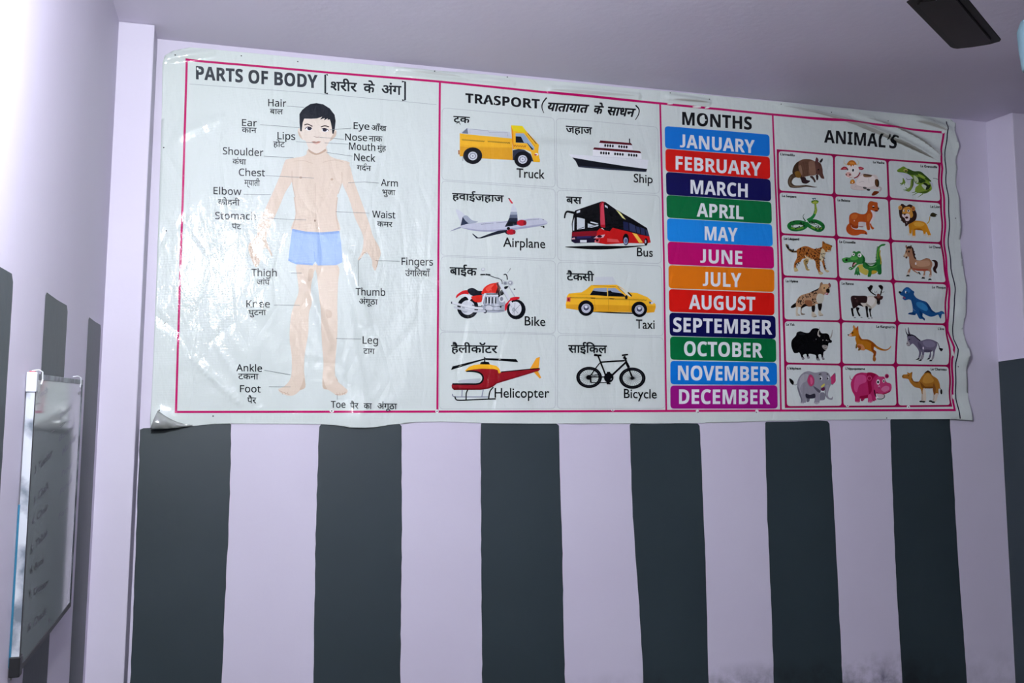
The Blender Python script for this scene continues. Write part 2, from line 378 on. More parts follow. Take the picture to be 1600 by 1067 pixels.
def spline(p, closed, k=4):
    n = len(p); out = []
    for i in range(n if closed else n - 1):
        g = (lambda j: p[j % n]) if closed else (lambda j: p[max(0, min(n - 1, j))])
        a, b, c, d = g(i - 1), g(i), g(i + 1), g(i + 2)
        for q in range(k):
            t = q / k; t2, t3 = t * t, t * t * t
            out.append(tuple(.5 * (2 * b[m] + (c[m] - a[m]) * t + (2 * a[m] - 5 * b[m] + 4 * c[m] - d[m]) * t2 + (3 * b[m] - a[m] - 3 * c[m] + d[m]) * t3) for m in (0, 1)))
    if not closed: out.append(p[-1])
    return out
_gl = {}; CAPH = {}
def glyphs(body, style, off=0.0):
    k = (body, style, off)
    if k in _gl: return _gl[k]
    if style in ('sans', 'bold'):                       # grotesque letters of the built in font stack
        U, Lw = (0x1D5A0, 0x1D5BA) if style == 'sans' else (0x1D5D4, 0x1D5EE)
        body = ''.join(chr(U + ord(c) - 65) if 'A' <= c <= 'Z' else chr(Lw + ord(c) - 97) if 'a' <= c <= 'z' else c for c in body)
    c = bpy.data.curves.new('lettering', 'FONT'); c.body = body; c.dimensions = '2D'; c.fill_mode = 'FRONT'; c.offset = off; c.resolution_u = 3
    o = bpy.data.objects.new('lettering', c); sc.collection.objects.link(o)
    dg = bpy.context.evaluated_depsgraph_get(); ev = o.evaluated_get(dg); me = ev.to_mesh(); me.calc_loop_triangles()
    r = ([(v.co.x, v.co.y) for v in me.vertices], [tuple(t.vertices) for t in me.loop_triangles]); ev.to_mesh_clear()
    bpy.data.objects.remove(o); bpy.data.curves.remove(c)
    _gl[k] = r; return r
for st_, ch in (('sans', 'H'), ('bold', 'H'), ('gill', 'H'), ('deva', 'ग')): CAPH[st_] = max(p[1] for p in glyphs(ch, st_)[0])

# ------------------------------------------------------------------ banner: the sheet
banner = tag(empty('banner', (BX, -.002, BZ)), 'large printed white vinyl teaching banner nailed to the striped wall', 'banner')
ORG = Vector((BX, -.002, BZ))
a = Art()
a.P(WHITE, [(254, 100), (258, 88), (270, 80), (297, 74.5), (400, 84), (520, 96), (600, 103.5), (680, 111), (760, 117), (840, 124.5), (900, 130), (1000, 140), (1050, 143.5), (1100, 148.5), (1240, 162),
    (1380, 175.5), (1470, 184.5), (1485, 186.5), (1492.5, 193), (1489, 206), (1491, 220), (1494.5, 231), (1493.5, 242), (1491, 254), (1494, 261), (1493.7, 297), (1496, 325), (1498.5, 355), (1500.5, 385),
    (1501, 405), (1504.7, 450), (1506.5, 475), (1506, 493), (1503, 512), (1505, 527), (1508.5, 545), (1509, 556), (1507, 580), (1509, 597), (1511.7, 614), (1513, 635), (1515.4, 657), (1498, 655.5), (1483, 654.5),
    (1388, 655), (1294, 656), (1196, 658), (1090, 661), (984, 661.5), (825, 661.6), (750, 661), (720, 659.6), (690, 658.6), (651, 659), (626, 662), (604, 664.5), (589, 667), (570, 668), (545, 667.5), (528, 664.5), (498, 662.5),
    (360, 661.5), (325, 663), (301, 665.5), (270, 669), (236, 671), (235, 655), (238, 600), (244, 450), (249, 300), (253, 170)], False)
sheet = a.build('sheet', banner, ORG, base=0)
so = sheet.modifiers.new('thickness', 'SOLIDIFY'); so.thickness = .0007; so.offset = -1; so.use_rim = True

def part(o, label=None):
    if label: o['label'] = label
    return o
def bline(ar, col, w, pts): ar.L(col, w, pts, None, False)
# printed magenta frame and dividers, dark print edge at the right
b = Art()
RIGHT = [(1471, 208.5), (1469, 222), (1467, 245), (1470.3, 264), (1470.5, 295), (1472.5, 340), (1475.5, 400), (1477, 440), (1480, 462), (1481.2, 480), (1479, 505), (1479.5, 517), (1484, 533), (1486.2, 543), (1483.8, 561), (1486, 590), (1488, 620), (1488.5, 641)]
# fold shade painted in grey along the creases of the upper right corner and of the worn top margin: thin uneven marks
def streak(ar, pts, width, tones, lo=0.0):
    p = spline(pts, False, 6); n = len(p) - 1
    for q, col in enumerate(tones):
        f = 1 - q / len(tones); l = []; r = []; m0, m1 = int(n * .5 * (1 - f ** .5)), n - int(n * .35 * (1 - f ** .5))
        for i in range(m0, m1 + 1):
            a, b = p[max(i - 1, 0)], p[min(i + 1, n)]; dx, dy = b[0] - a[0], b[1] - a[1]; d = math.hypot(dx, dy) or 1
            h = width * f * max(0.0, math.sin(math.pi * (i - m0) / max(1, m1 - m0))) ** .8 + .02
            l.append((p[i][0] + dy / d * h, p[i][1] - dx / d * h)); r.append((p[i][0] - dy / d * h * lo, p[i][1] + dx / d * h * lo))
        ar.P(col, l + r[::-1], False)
FOLD_SHADE = ('#bfc5c0', '#a5a69e')
streak(b, [(1222, 167), (1270, 178), (1320, 193), (1365, 209), (1410, 227), (1462, 252)], 7, FOLD_SHADE, .1)
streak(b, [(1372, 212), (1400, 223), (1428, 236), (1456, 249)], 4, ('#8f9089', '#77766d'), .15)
streak(b, [(1350, 185), (1390, 198), (1430, 218), (1470, 247)], 5, FOLD_SHADE, .1); streak(b, [(1398, 202), (1428, 217), (1456, 236)], 2.6, ('#8f9089',), .15)
streak(b, [(1428, 190), (1454, 197), (1478, 206)], 5, FOLD_SHADE, .4)
streak(b, [(640, 113), (680, 117), (720, 121.5)], 2.4, FOLD_SHADE[:1], .5); streak(b, [(860, 141), (920, 147), (990, 151)], 3, FOLD_SHADE[:1], .5); streak(b, [(1050, 156), (1080, 159), (1108, 161.5)], 3, FOLD_SHADE, .5)
bline(b, PINK, 3.4, [(290, 94), (400, 103.8), (520, 114.5), (688, 128.3), (860, 145.5), (1030, 162), (1206, 179.3), (1340, 192.5), (1472, 208.5)])
bline(b, PINK, 3.5, [(292, 93), (286, 300), (280, 480), (275, 645)])
bline(b, PINK, 3.4, [(273.5, 643.5), (683, 643), (870, 642.5), (1040, 642), (1217, 641.4), (1490, 640.5)])
bline(b, PINK, 3.2, RIGHT)
bline(b, PINK, 3.2, [(687, 128), (684.5, 395), (683, 643)])
bline(b, PINK, 2.8, [(1030.6, 162), (1036.3, 400), (1039.8, 642)])
bline(b, PINK, 2.6, [(1206.3, 179), (1211.5, 300), (1214.8, 400), (1219.3, 641)])
bline(b, '#2a2a3c', 1.8, [(1478, 190), (1476.5, 207), (1474.5, 232), (1473.2, 246), (1477, 270), (1477.6, 300), (1479.5, 350), (1483, 420), (1487.5, 452), (1489, 475), (1487.3, 512), (1487.5, 530), (1492, 546), (1490, 566), (1491, 595), (1493, 622), (1496, 654)])
def scuff(ar, spots):                                  # spots where the print is torn or rubbed off
    for x, y, rx, ry in spots: ar.E('#e4e8e5', x, y, rx, ry, random.Random(int(x)).uniform(-15, 15), 9)
scuff(b, ((518, 642, 3.6, 2.6), (682.5, 642.5, 2.6, 3), (957, 640.5, 2.6, 2), (1089, 642, 2.6, 1.8), (1182, 642, 2.8, 1.8), (1088, 167.5, 7, 1.3), (1104, 168.8, 4, 1.2), (1046, 162.8, 5, 1.0), (1488.6, 620, 1.4, 4), (1470, 207.5, 2.4, 2.4), (1484, 552, 1.4, 5)))
b.build('printed_frame', banner, ORG)
# ------------------------------------------------------------------ chart 1: parts of the body
SK, SK2, SK3 = '#d9c9b7', '#ccb9a5', '#bba28c'
c = Art().F(280, 80, 3.81)
c.T('#33393f', 'PARTS OF BODY', 101, 167, 822, 222, 77, 'bold', 0, .012)
c.L('#23272c', 11, '885,143 869,142 869,252 885,254', None, False).L('#23272c', 11, '1324,184 1343,185 1343,293 1325,294', None, False)
c.D('#23272c', 'शरीर', 902, 184, 1056, 193, 50, 0, .02).D('#23272c', 'के', 1097, 197, 1162, 201, 50, 0, .02).D('#23272c', 'अंग', 1205, 206, 1320, 212, 50, 0, .02)
c.L('#9aa3a6', 2.4, '62,197 800,252 1530,320', None, False)
scuff(c.F(0, 0, 1), ((309, 108, 1.6, 2.4), (480, 178, .8, .8)))
chart = part(c.build('body_chart', banner, ORG), 'left panel headed parts of body')
f = Art().F(420, 400, 4.64)
f.P(SK, '205,60 335,60 320,140 303,240 310,340 290,420 285,560 262,700 255,820 262,900 262,950 230,970 190,1005 140,1012 85,990 70,965 110,945 150,900 165,840 165,720 150,600 158,450 180,360 215,260 205,150')
f.P(SK, '345,60 500,70 500,200 495,360 497,500 490,650 478,800 485,890 540,945 570,975 555,1000 500,1012 460,990 430,970 390,955 388,870 395,780 385,650 378,520 375,400 360,260 350,150')
f.P(SK2, '410,390 450,400 455,440 420,450').P(SK2, '255,880 264,950 225,970 240,930').P(SK2, '390,880 392,950 420,965 405,930').P(SK2, '470,780 486,890 500,905 478,850')
f.P(SK2, '290,100 322,100 318,160 285,185').L(SK3, 3, '75,975 110,990 150,1005').L(SK3, 3, '480,1005 530,1000 560,985')
for x in (95, 115, 135): f.L(SK3, 2.5, [(x, 985), (x + 6, 1005)])
for x in (490, 512, 532, 548): f.L(SK3, 2.5, [(x, 990), (x + 3, 1008)])
f.F(380, 230, 5.335)
f.P(SK, '365,105 335,150 310,230 250,370 190,500 130,640 110,740 60,790 42,850 70,940 100,1000 130,980 150,900 165,850 200,850 235,910 240,890 200,800 195,740 235,640 300,500 350,380 405,290 425,180')
f.P(SK, '850,115 890,165 920,280 990,470 1050,640 1080,740 1130,830 1145,890 1125,950 1110,1010 1095,1030 1075,990 1070,940 1030,880 1000,900 970,940 955,935 985,880 1000,800 990,720 930,590 880,430 820,290 815,180')
f.P(SK, '545,20 520,70 440,90 365,105 345,150 400,270 430,420 440,560 405,700 600,715 800,710 775,560 780,420 820,290 885,150 860,120 760,95 700,60 690,20')
f.L(SK2, 10, '425,420 440,560 410,680').L(SK2, 10, '783,420 773,560 795,690').L(SK2, 7, '820,210 822,290 790,390').L(SK2, 7, '405,200 408,290 432,420').L(SK2, 5, '600,300 600,600')
f.E(SK3, 738, 270, 12, 10).E(SK3, 478, 256, 12, 10).E('#8c7464', 597, 615, 6, 10).L(SK2, 5, '660,130 760,110 840,130').L(SK2, 5, '420,120 500,115 580,140')
f.L(SK3, 5, '1095,945 1120,950 1110,1000').L(SK3, 5, '990,900 1005,880 1030,890').L(SK3, 4, '60,860 75,930').L(SK3, 4, '100,870 105,980')
f.P('#9ab6e0', '408,683 520,705 650,712 800,700 815,800 825,960 770,985 620,987 600,950 580,985 440,977 375,950 385,850', False)
f.P('#86a4d4', '408,683 520,705 650,712 800,700 803,720 650,732 520,725 405,703', False).L('#86a4d4', 6, '590,870 600,955').P('#86a4d4', '375,930 440,960 580,970 578,986 440,977 375,950', False)
f.F(455, 150, 10.667)
f.P(SK, '285,850 280,960 180,1030 150,1060 720,1060 680,1040 600,960 580,850', False)
f.P(SK3, '295,880 420,950 555,890 565,930 420,990 300,940')
f.P('#dfd3c5', '180,400 165,540 120,545 108,575 112,620 140,690 200,740 235,755 275,850 300,900 420,962 540,905 585,850 640,760 690,720 735,680 752,620 752,580 725,560 680,380 500,300 300,320')
f.P(SK2, '690,650 745,590 735,680 640,760').P(SK2, '112,590 150,640 190,735 130,670')
f.P('#1b2028', '135,310 180,240 240,190 320,140 420,125 530,145 640,215 720,320 738,420 730,500 720,580 702,640 682,632 675,540 655,440 640,398 600,405 605,380 545,415 556,375 478,400 515,352 430,382 330,388 215,385 190,450 180,530 172,600 150,592 136,450', False)
f.L('#3b2c26', 17, '215,492 275,477 352,516').L('#3b2c26', 17, '492,522 560,505 628,522')
f.E('#e8e8ea', 290, 552, 58, 30).E('#e8e8ea', 565, 576, 58, 30).E('#2c2734', 302, 548, 36, 30).E('#2c2734', 556, 572, 36, 30).L('#221d22', 12, '228,552 280,520 345,548').L('#221d22', 12, '505,556 560,545 625,582')
f.L('#a8948a', 9, '372,680 420,694 470,690').P('#a87a68', '335,772 380,762 415,770 450,762 495,772 420,790').P('#d9b0a0', '350,785 420,792 480,783 420,812')
f.build('boy_figure', chart, ORG, base=.0006)
LB = [  # english, base line, cap | hindi, head line, drop | leader
 (1, 'Hair', 530, 330, 636, 335, 42, 'बाल', 540, 347, 617, 350, 29, '640,330 742,337'), (1, 'Ear', 374, 446, 462, 450, 40, 'कान', 373, 456, 460, 459, 30, '482,440 715,458'),
 (1, 'Lips', 585, 526, 690, 531, 42, 'होट', 560, 541, 628, 544, 30, '695,542 815,548'), (1, 'Eye', 1037, 466, 1130, 471, 40, 'आँख', 1143, 444, 1232, 449, 30, '895,471 1022,461'),
 (1, 'Nose', 987, 533, 1117, 538, 40, 'नाक', 1128, 508, 1208, 511, 31, '835,515 980,527'), (1, 'Mouth', 1010, 588, 1165, 596, 42, 'मुंह', 1178, 565, 1230, 568, 28, '865,548 1005,556'),
 (1, 'Shoulder', 260, 615, 500, 627, 42, 'कंधा', 318, 643, 398, 647, 30, '503,627 680,638'), (1, 'Neck', 1040, 653, 1165, 661, 42, 'गदन', 1057, 682, 1140, 686, 29, '875,605 1030,628'),
 (1, 'Chest', 355, 742, 510, 747, 42, 'म्याती', 388, 768, 480, 773, 32, '515,743 800,758'), (1, 'Arm', 1200, 803, 1300, 808, 40, 'भुजा', 1208, 826, 1285, 829, 30, '1005,786 1100,780 1188,787'),
 (1, 'Elbow', 205, 852, 370, 858, 42, 'कोहनी', 232, 883, 360, 888, 32, '385,853 545,855'), (1, 'Stomach', 215, 1000, 455, 1004, 42, 'पेट', 313, 1028, 370, 1030, 31, '472,995 755,1007'),
 (1, 'Waist', 1148, 991, 1285, 997, 40, 'कमर', 1177, 1016, 1268, 1019, 29, '930,957 1130,966'),
 (2, 'Fingers', 1235, 192, 1408, 196, 40, 'उंगलियाँ', 1255, 223, 1392, 226, 31, '1092,169 1225,172'), (2, 'Thigh', 401, 255, 541, 257, 40, 'जांघ', 430, 275, 502, 276, 28, '620,238 680,238'),
 (2, 'Thumb', 978, 362, 1143, 364, 40, 'अंगूठा', 997, 382, 1102, 384, 29, '1010,155 993,172 993,312'), (2, 'Knee', 373, 428, 503, 429, 38, 'घुटना', 385, 443, 482, 444, 28, '525,416 670,417'),
 (2, 'Leg', 1018, 629, 1103, 631, 40, 'टाग', 1022, 656, 1085, 658, 29, '870,601 1010,604'), (2, 'Ankle', 318, 782, 460, 785, 38, 'टकना', 328, 796, 440, 798, 30, '473,777 618,802'),
 (2, 'Foot', 338, 898, 452, 900, 38, 'पैर', 378, 928, 428, 929, 31, '497,868 618,870'), (2, 'Toe', 842, 985, 922, 985, 37, 'पैर', 947, 959, 993, 960, 30, '877,912 877,940')]
PREI = lambda t: ''.join(t)
for k, e, x0, y0, x1, y1, cap, h, a0, b0, a1, b1, dr, ld in LB:
    t = Art().F(*((280, 80, 3.81) if k == 1 else (280, 360, 3.556)))
    t.T('#1d2125', e, x0, y0, x1, y1, cap, 'sans', 0, .010)
    if h == 'उंगलियाँ': h = 'उंगि' + 'लयाँ'              # the short i stands before its consonant
    t.D('#22272b', h, a0, b0, a1, b1, dr, 0, .010)
    if e == 'Neck': t.L('#2b3034', 3, '1098,681 1104,673 1112,674 1112,680')
    if e == 'Toe': t.D('#2b3034', 'का', 1022, 960, 1068, 961, 30, 0, .014).D('#2b3034', 'अंगूठा', 1100, 961, 1208, 963, 30, 0, .014)
    t.L('#6f7779', 2.2, ld, None, False)
    part(t.build('caption', chart, ORG, base=.0018), 'caption ' + e)

# ------------------------------------------------------------------ chart 2: transport
c = Art().F(680, 90, 2.857)
c.T(BLACK, 'TRASPORT', 134, 202, 465, 229, 41, 'bold', 0, .010)
c.L(BLACK, 7, '496,180 478,205 476,228 484,248', 3).L(BLACK, 7, '893,214 908,232 906,255 892,279', 3)
c.D(BLACK, 'यातायात', 505, 203, 684, 214, 34, .28, .03).D(BLACK, 'के', 711, 217, 750, 220, 34, .28, .03).D(BLACK, 'साधन', 772, 222, 893, 231, 34, .28, .03)
c.F(0, 0, 1)
CELLS = [[(690.5, 169), (865.5, 184.5), (867, 293), (689.8, 281)], [(868.5, 185), (1027, 199), (1029.5, 303), (870, 294.5)], [(689.5, 283), (867, 296), (867.5, 405), (688.5, 399)], [(870, 297), (1029.7, 306), (1032.5, 412), (871, 407)],
         [(688.5, 401), (867.5, 408), (867.5, 521), (687, 517)], [(871, 409.5), (1032.5, 415.5), (1035.5, 525), (871, 521)], [(687, 519), (867.5, 523), (867, 638.5), (685.8, 639)], [(871, 523.5), (1035.5, 527.5), (1038, 638), (870, 638.5)]]
def rquad(q, r, n=4):
    out = []
    for i in range(4):
        p, a_, b_ = q[i], q[i - 1], q[(i + 1) % 4]
        u = Vector((a_[0] - p[0], a_[1] - p[1])).normalized() * r; v = Vector((b_[0] - p[0], b_[1] - p[1])).normalized() * r
        for k in range(n + 1):
            t = k / n; s0, s1 = (1 - t) ** 2, t * t; out.append((p[0] + u.x * s0 + v.x * s1, p[1] + u.y * s0 + v.y * s1))
    return out
for i, q in enumerate(CELLS):
    o = rquad(q, 7); c.L('#b9c0c1', .9, o + o[:1], None, False)
scuff(c, ((763, 160, 1.6, 1.0), (774, 162, 1, 1.4)))
chart = part(c.build('transport_chart', banner, ORG), 'panel headed trasport with eight vehicles')
def vehicle(name, fn):
    t = Art(); fn(t); t.build(name, chart, ORG, base=.0008)
Y1, Y2 = '#eab12a', '#d79b22'
def truck(t):
    t.F(708, 185, 10.671)
    t.P('#c3c9d1', '100,255 225,165 280,178 940,230 972,335 600,290 250,265', False).P('#6d7684', '145,240 230,166 245,262 150,256', False).L('#7f8894', 5, '275,258 275,183 580,212 590,235 905,240 905,300', None, False)
    t.P(Y1, '105,255 250,272 975,342 985,702 475,672 470,640 105,637', False).P(Y2, '105,470 500,490 980,500 985,702 475,672 470,640 105,637', False).L('#c98d18', 4, '105,450 480,480 980,495', None, False)
    t.zig('#23201a', 11, 145, 362, 515, 388, 26, 10).zig('#23201a', 11, 575, 390, 940, 418, 26, 10)
    t.P(Y1, '962,120 1150,130 1205,205 1425,445 1415,560 1440,735 1330,730 1290,560 1180,520 990,520 975,330', False).P('#e3cd1e', '965,120 1150,130 1205,215 1200,245 990,215', False).P('#dd8a12', '960,120 992,215 1002,520 985,525 972,330', False)
    t.P('#93a9c4', '1035,255 1175,255 1350,490 1345,532 1305,532 1225,420 1035,410', False).P('#101722', '1035,305 1125,310 1175,410 1235,415 1335,520 1305,530 1225,415 1035,408', False).L('#2a2a26', 11, '1238,252 1385,432').L('#8a6a10', 5, '1200,260 1360,470')
    t.zig('#8a3018', 13, 1005, 465, 1205, 472, 14, 15).P('#2b3040', '985,540 1080,515 1180,528 1290,600 1335,722 1290,722 985,702', False).E('#14171d', 320, 625, 160, 138)
    t.L('#555c66', 9, '160,640 155,715').P('#8a4a12', '80,535 100,535 100,610 82,605', False).P('#e8ae20', '1330,640 1410,640 1442,690 1440,735 1335,730', False)
    for x, y in ((325, 632), (1155, 690)):
        t.E('#0d1016', x, y, 146, 136).E('#c6cad2', x - 4, y, 77, 72).E('#878c98', x - 4, y, 55, 51).E('#d0d3da', x - 4, y, 40, 37).E('#777c88', x - 4, y, 13, 12)
        for k in range(8): q = k * math.pi / 4; t.E('#6c717d', x - 4 + 50 * math.cos(q), y + 46 * math.sin(q), 9, 8, 0, 8)
    t.E('#e6e3e0', 1385, 605, 30, 22).E('#b83030', 1368, 612, 22, 12)
    t.T(BLACK, 'Truck', 1050, 990, 1516, 1012, 152, 'gill', 0, .007).F(680, 120, 3.81).D('#191c20', 'टक', 107, 237, 203, 243, 36, 0, .02).L('#191c20', 3.6, '124,283 136,272 148,287', None, False)
def plane(t):
    t.F(698, 300, 9.697)
    t.P('#c9ced6', '130,280 175,275 270,350 350,420 470,455 330,490 210,515 190,430').P('#9aa2b0', '240,380 300,360 380,430 470,455 330,490 290,460').P('#2b3348', '235,380 280,440 330,480 205,515', False).P('#8a90a0', '45,600 120,560 205,528 215,545 130,575')
    t.P('#bcc0ce', '200,520 330,490 520,465 900,440 1200,410 1390,398 1480,425 1522,463 1500,490 1350,525 1000,575 700,600 480,595 340,575 220,545').P('#9da0b6', '220,545 340,556 480,575 700,575 1000,548 1350,500 1505,480 1490,496 1350,528 1000,580 700,603 480,598 340,578')
    t.P('#c9cfd6', '1000,180 1055,265 1058,310 962,310 975,240', False).P('#98a1b0', '962,305 1058,305 1062,350 952,350', False).P('#5d6678', '952,348 1062,348 1066,400 940,400', False).P('#222a3c', '940,398 1066,398 1068,500 985,520 872,532 918,445', False)
    t.P('#c83c4a', '922,95 945,98 1000,172 985,182 965,170', False).P('#221820', '922,92 945,96 955,112 938,118', False)
    t.zig('#4a5060', 5, 515, 492, 705, 474, 30, 3).zig('#4a5060', 5, 745, 470, 910, 456, 26, 3).zig('#4a5060', 5, 1190, 432, 1390, 413, 30, 3)
    t.P('#171d2a', '910,575 780,588 640,635 500,690 470,692 390,630 382,640 445,705 520,706 700,658 900,612', False).P('#14181f', '1060,480 880,522 930,450 1065,455', False).P('#14181f', '850,585 905,580 935,655 890,635', False)
    t.E('#b01a28', 1128, 472, 74, 46).E('#b01a28', 968, 610, 68, 42).E('#7e1420', 1175, 472, 24, 40).E('#7e1420', 1015, 610, 20, 34).E('#0f1116', 928, 556, 25, 22).L('#14161a', 10, '1420,522 1470,520').E('#14161a', 1463, 535, 15, 11).P('#1d222c', '1440,408 1470,424 1455,428', False)
    t.T(BLACK, 'Airplane', 850, 832, 1485, 856, 140, 'gill', 0, .007).D('#191c20', 'हवाईजहाज', 80, 22, 855, 60, 98, 0, .02)
def bike(t):
    t.F(698, 412, 10.671)
    t.E('#11141a', 345, 730, 178, 186).E('#c9cdd3', 345, 732, 118, 122).E('#9ba1aa', 300, 760, 60, 60).E('#d3d6db', 345, 735, 50, 52)
    t.E('#11141a', 1150, 765, 158, 166).E('#d5d8dd', 1135, 752, 104, 118).E('#a9aeb6', 1105, 770, 30, 34).L('#8f959e', 9, '1060,690 1180,830').L('#8f959e', 9, '1210,690 1080,830').L('#8f959e', 9, '1130,650 1110,860')
    t.P('#be2026', '148,575 165,520 260,455 350,448 350,525 220,528 175,560').P('#dde0e4', '220,528 310,505 425,548 375,610 330,560 260,540').L('#d8dbe0', 30, '400,560 350,640').P('#151a24', '340,440 380,412 440,408 520,452 590,460 600,510 500,545 410,530 360,490')
    t.P('#cc2a20', '578,480 620,400 700,345 800,322 862,318 880,400 850,480 700,500 590,508').P('#3e0f10', '820,328 872,328 890,430 860,485 808,492 838,400').P('#e05040', '640,420 710,365 790,345 740,400 690,470')
    t.P('#c72a20', '415,545 590,525 610,560 570,640 470,640 420,590').P('#9aa0aa', '610,505 850,505 960,640 950,800 600,800 590,640').P('#0f1116', '850,480 930,430 945,500 870,560 845,550').P('#0f1116', '660,500 840,500 840,515 660,515', False)
    for x in (640, 690, 740, 795): t.P('#15171f', [(x, 560), (x + 22, 560), (x + 22, 665), (x, 665)], False)
    for x in (645, 705, 765): t.L('#dfe2e6', 12, [(x + 28, 560), (x + 18, 690)])
    t.P('#c8ccd2', '640,520 850,520 850,550 640,550', False).E('#c3c7cd', 700, 740, 60, 50).E('#b3b8c0', 830, 730, 60, 55).E('#2a2e36', 888, 720, 16, 18).E('#d5d8dc', 910, 590, 50, 60).E('#7d838d', 905, 590, 26, 34).L('#555b65', 9, '620,700 700,690 780,720 940,700').L('#555b65', 9, '640,780 940,785').P('#20242c', '600,800 640,760 660,810 630,830')
    t.L('#d6dade', 36, '75,648 350,718 600,752').L('#bfc4ca', 36, '112,725 400,790 640,792').L('#8d939c', 6, '80,668 350,738 600,770').L('#20242c', 13, '420,690 560,716 605,650').L('#dfe2e6', 24, '635,495 590,630 600,700').P('#30343c', '65,635 85,635 85,672 65,668', False)
    t.L('#cfd4da', 40, '870,315 1000,540 1095,735').L('#8e949d', 7, '850,330 980,560 1070,730').L('#aeb4bd', 16, '1015,370 1125,552').P('#c41f2c', '960,782 962,690 1000,645 1042,600 1050,575 1120,558 1200,560 1192,590 1130,610 1050,625 1010,680 985,770')
    t.L('#16191f', 20, '555,185 635,182').L('#16191f', 26, '640,180 722,192').L('#30353d', 13, '720,205 800,235 880,258 912,300 915,345').L('#16191f', 18, '940,188 975,180 995,215 1000,272').L('#8d939b', 8, '1000,160 1050,100').P('#16191f', '950,388 1012,378 1000,410 960,430').L('#9aa0a8', 7, '870,250 960,300')
    t.E('#b9bec4', 1050, 325, 50, 44).E('#868c95', 1050, 325, 34, 30).E('#d6d9dd', 1048, 322, 20, 18).E('#aeb3ba', 965, 330, 40, 36).E('#7d838c', 965, 330, 24, 22).E('#34383f', 1118, 430, 15, 12).E('#b3b9bf', 600, 98, 34, 28).E('#d4d9db', 600, 95, 22, 17).L('#16191f', 7, '1040,110 1052,80')
    t.T(BLACK, 'Bike', 1292, 1030, 1637, 1040, 152, 'gill', 0, .007).D('#191c20', 'बाईक', 45, 64, 492, 82, 120, 0, .02)
def heli(t):
    t.F(698, 540, 10.323)
    RD = '#8a1822'
    t.P(RD, '85,613 480,618 535,590 570,540 575,490 550,450 500,425 420,412 290,412 420,372 830,372 862,432 1340,375 1490,362 1502,378 1480,405 800,610 740,660 660,695 540,712 110,714 80,685 74,645', False)
    t.P('#6c1019', '85,680 540,690 660,672 735,640 800,590 1480,395 1480,407 800,612 740,662 660,697 540,713 110,715', False)
    t.L('#0c0d12', 26, '310,410 450,418 540,450 578,510 560,580 490,617 330,620 90,618').P('#eeb028', '285,412 350,345 430,312 540,300 690,303 790,325 840,370 862,440 828,448 812,395 760,378 560,372 420,385', False)
    t.P('#e8a030', '1335,375 1440,200 1497,183 1477,366', False).P('#e8a030', '1400,428 1465,412 1520,518 1492,530', False).L('#120c0e', 15, '868,425 1340,380 1490,368')
    t.P('#0c0e12', '65,392 90,335 590,210 602,228', False).P('#0c0e12', '608,203 1110,218 1148,267 800,242 620,230', False).L('#0c0e12', 20, '605,188 605,272').P('#0c0e12', '528,302 545,265 600,256 670,265 692,305', False)
    t.L('#8a90a0', 15, '120,826 660,826').L('#8a90a0', 17, '245,715 238,822').L('#8a90a0', 17, '582,708 560,822').L('#767c88', 17, '88,778 95,812 125,826')
    t.L('#0c0d12', 20, '130,820 140,860 200,880 500,868 782,857').L('#0c0d12', 20, '335,710 310,770 308,868').L('#0c0d12', 20, '742,670 688,740 668,858').P('#b5bcc0', '200,560 470,530 540,540 480,600 220,600')
    t.T(BLACK, 'Helicopter', 765, 838, 1645, 838, 155, 'gill', 0, .007).F(680, 390, 3.953).D('#191c20', 'हैलीकॉटर', 98, 591, 380, 595, 44, 0, .02)
def ship(t):
    t.F(880, 205, 11.034)
    t.P('#dcdfe4', '85,403 500,433 1465,500 1437,658 1000,602 600,532 148,460', False).P('#0f131c', '148,458 400,505 700,552 1050,606 1437,656 1420,706 800,672 255,626 205,520', False).P('#2a3040', '240,600 800,645 1428,690 1420,706 800,672 255,626', False)
    t.P('#e3e5e9', '500,318 1335,380 1347,492 498,436', False).P('#561520', '502,322 525,285 1290,343 1320,352 1338,386', False).P('#e3e5e9', '610,205 1180,245 1192,327 608,287', False).P('#561520', '608,208 630,165 1160,208 1187,247', False).L('#b3b8c2', 4, '498,436 1347,492')
    for x, y in ((715, 252), (758, 255), (802, 258), (845, 261), (955, 268), (998, 272), (1042, 275), (1085, 278), (643, 380), (687, 383), (731, 386), (775, 388), (885, 397), (928, 400), (972, 403), (1016, 406), (1125, 414), (1168, 418), (1212, 421), (1254, 424)): t.E('#14161c', x, y, 17, 25, 0, 10)
    t.L('#191b20', 20, '1134,132 1137,212').T(BLACK, 'Ship', 1207, 884, 1530, 905, 146, 'gill', 0, .007).F(860, 130, 3.81).D('#191c20', 'जहाज', 90, 256, 243, 268, 40, 0, .02)
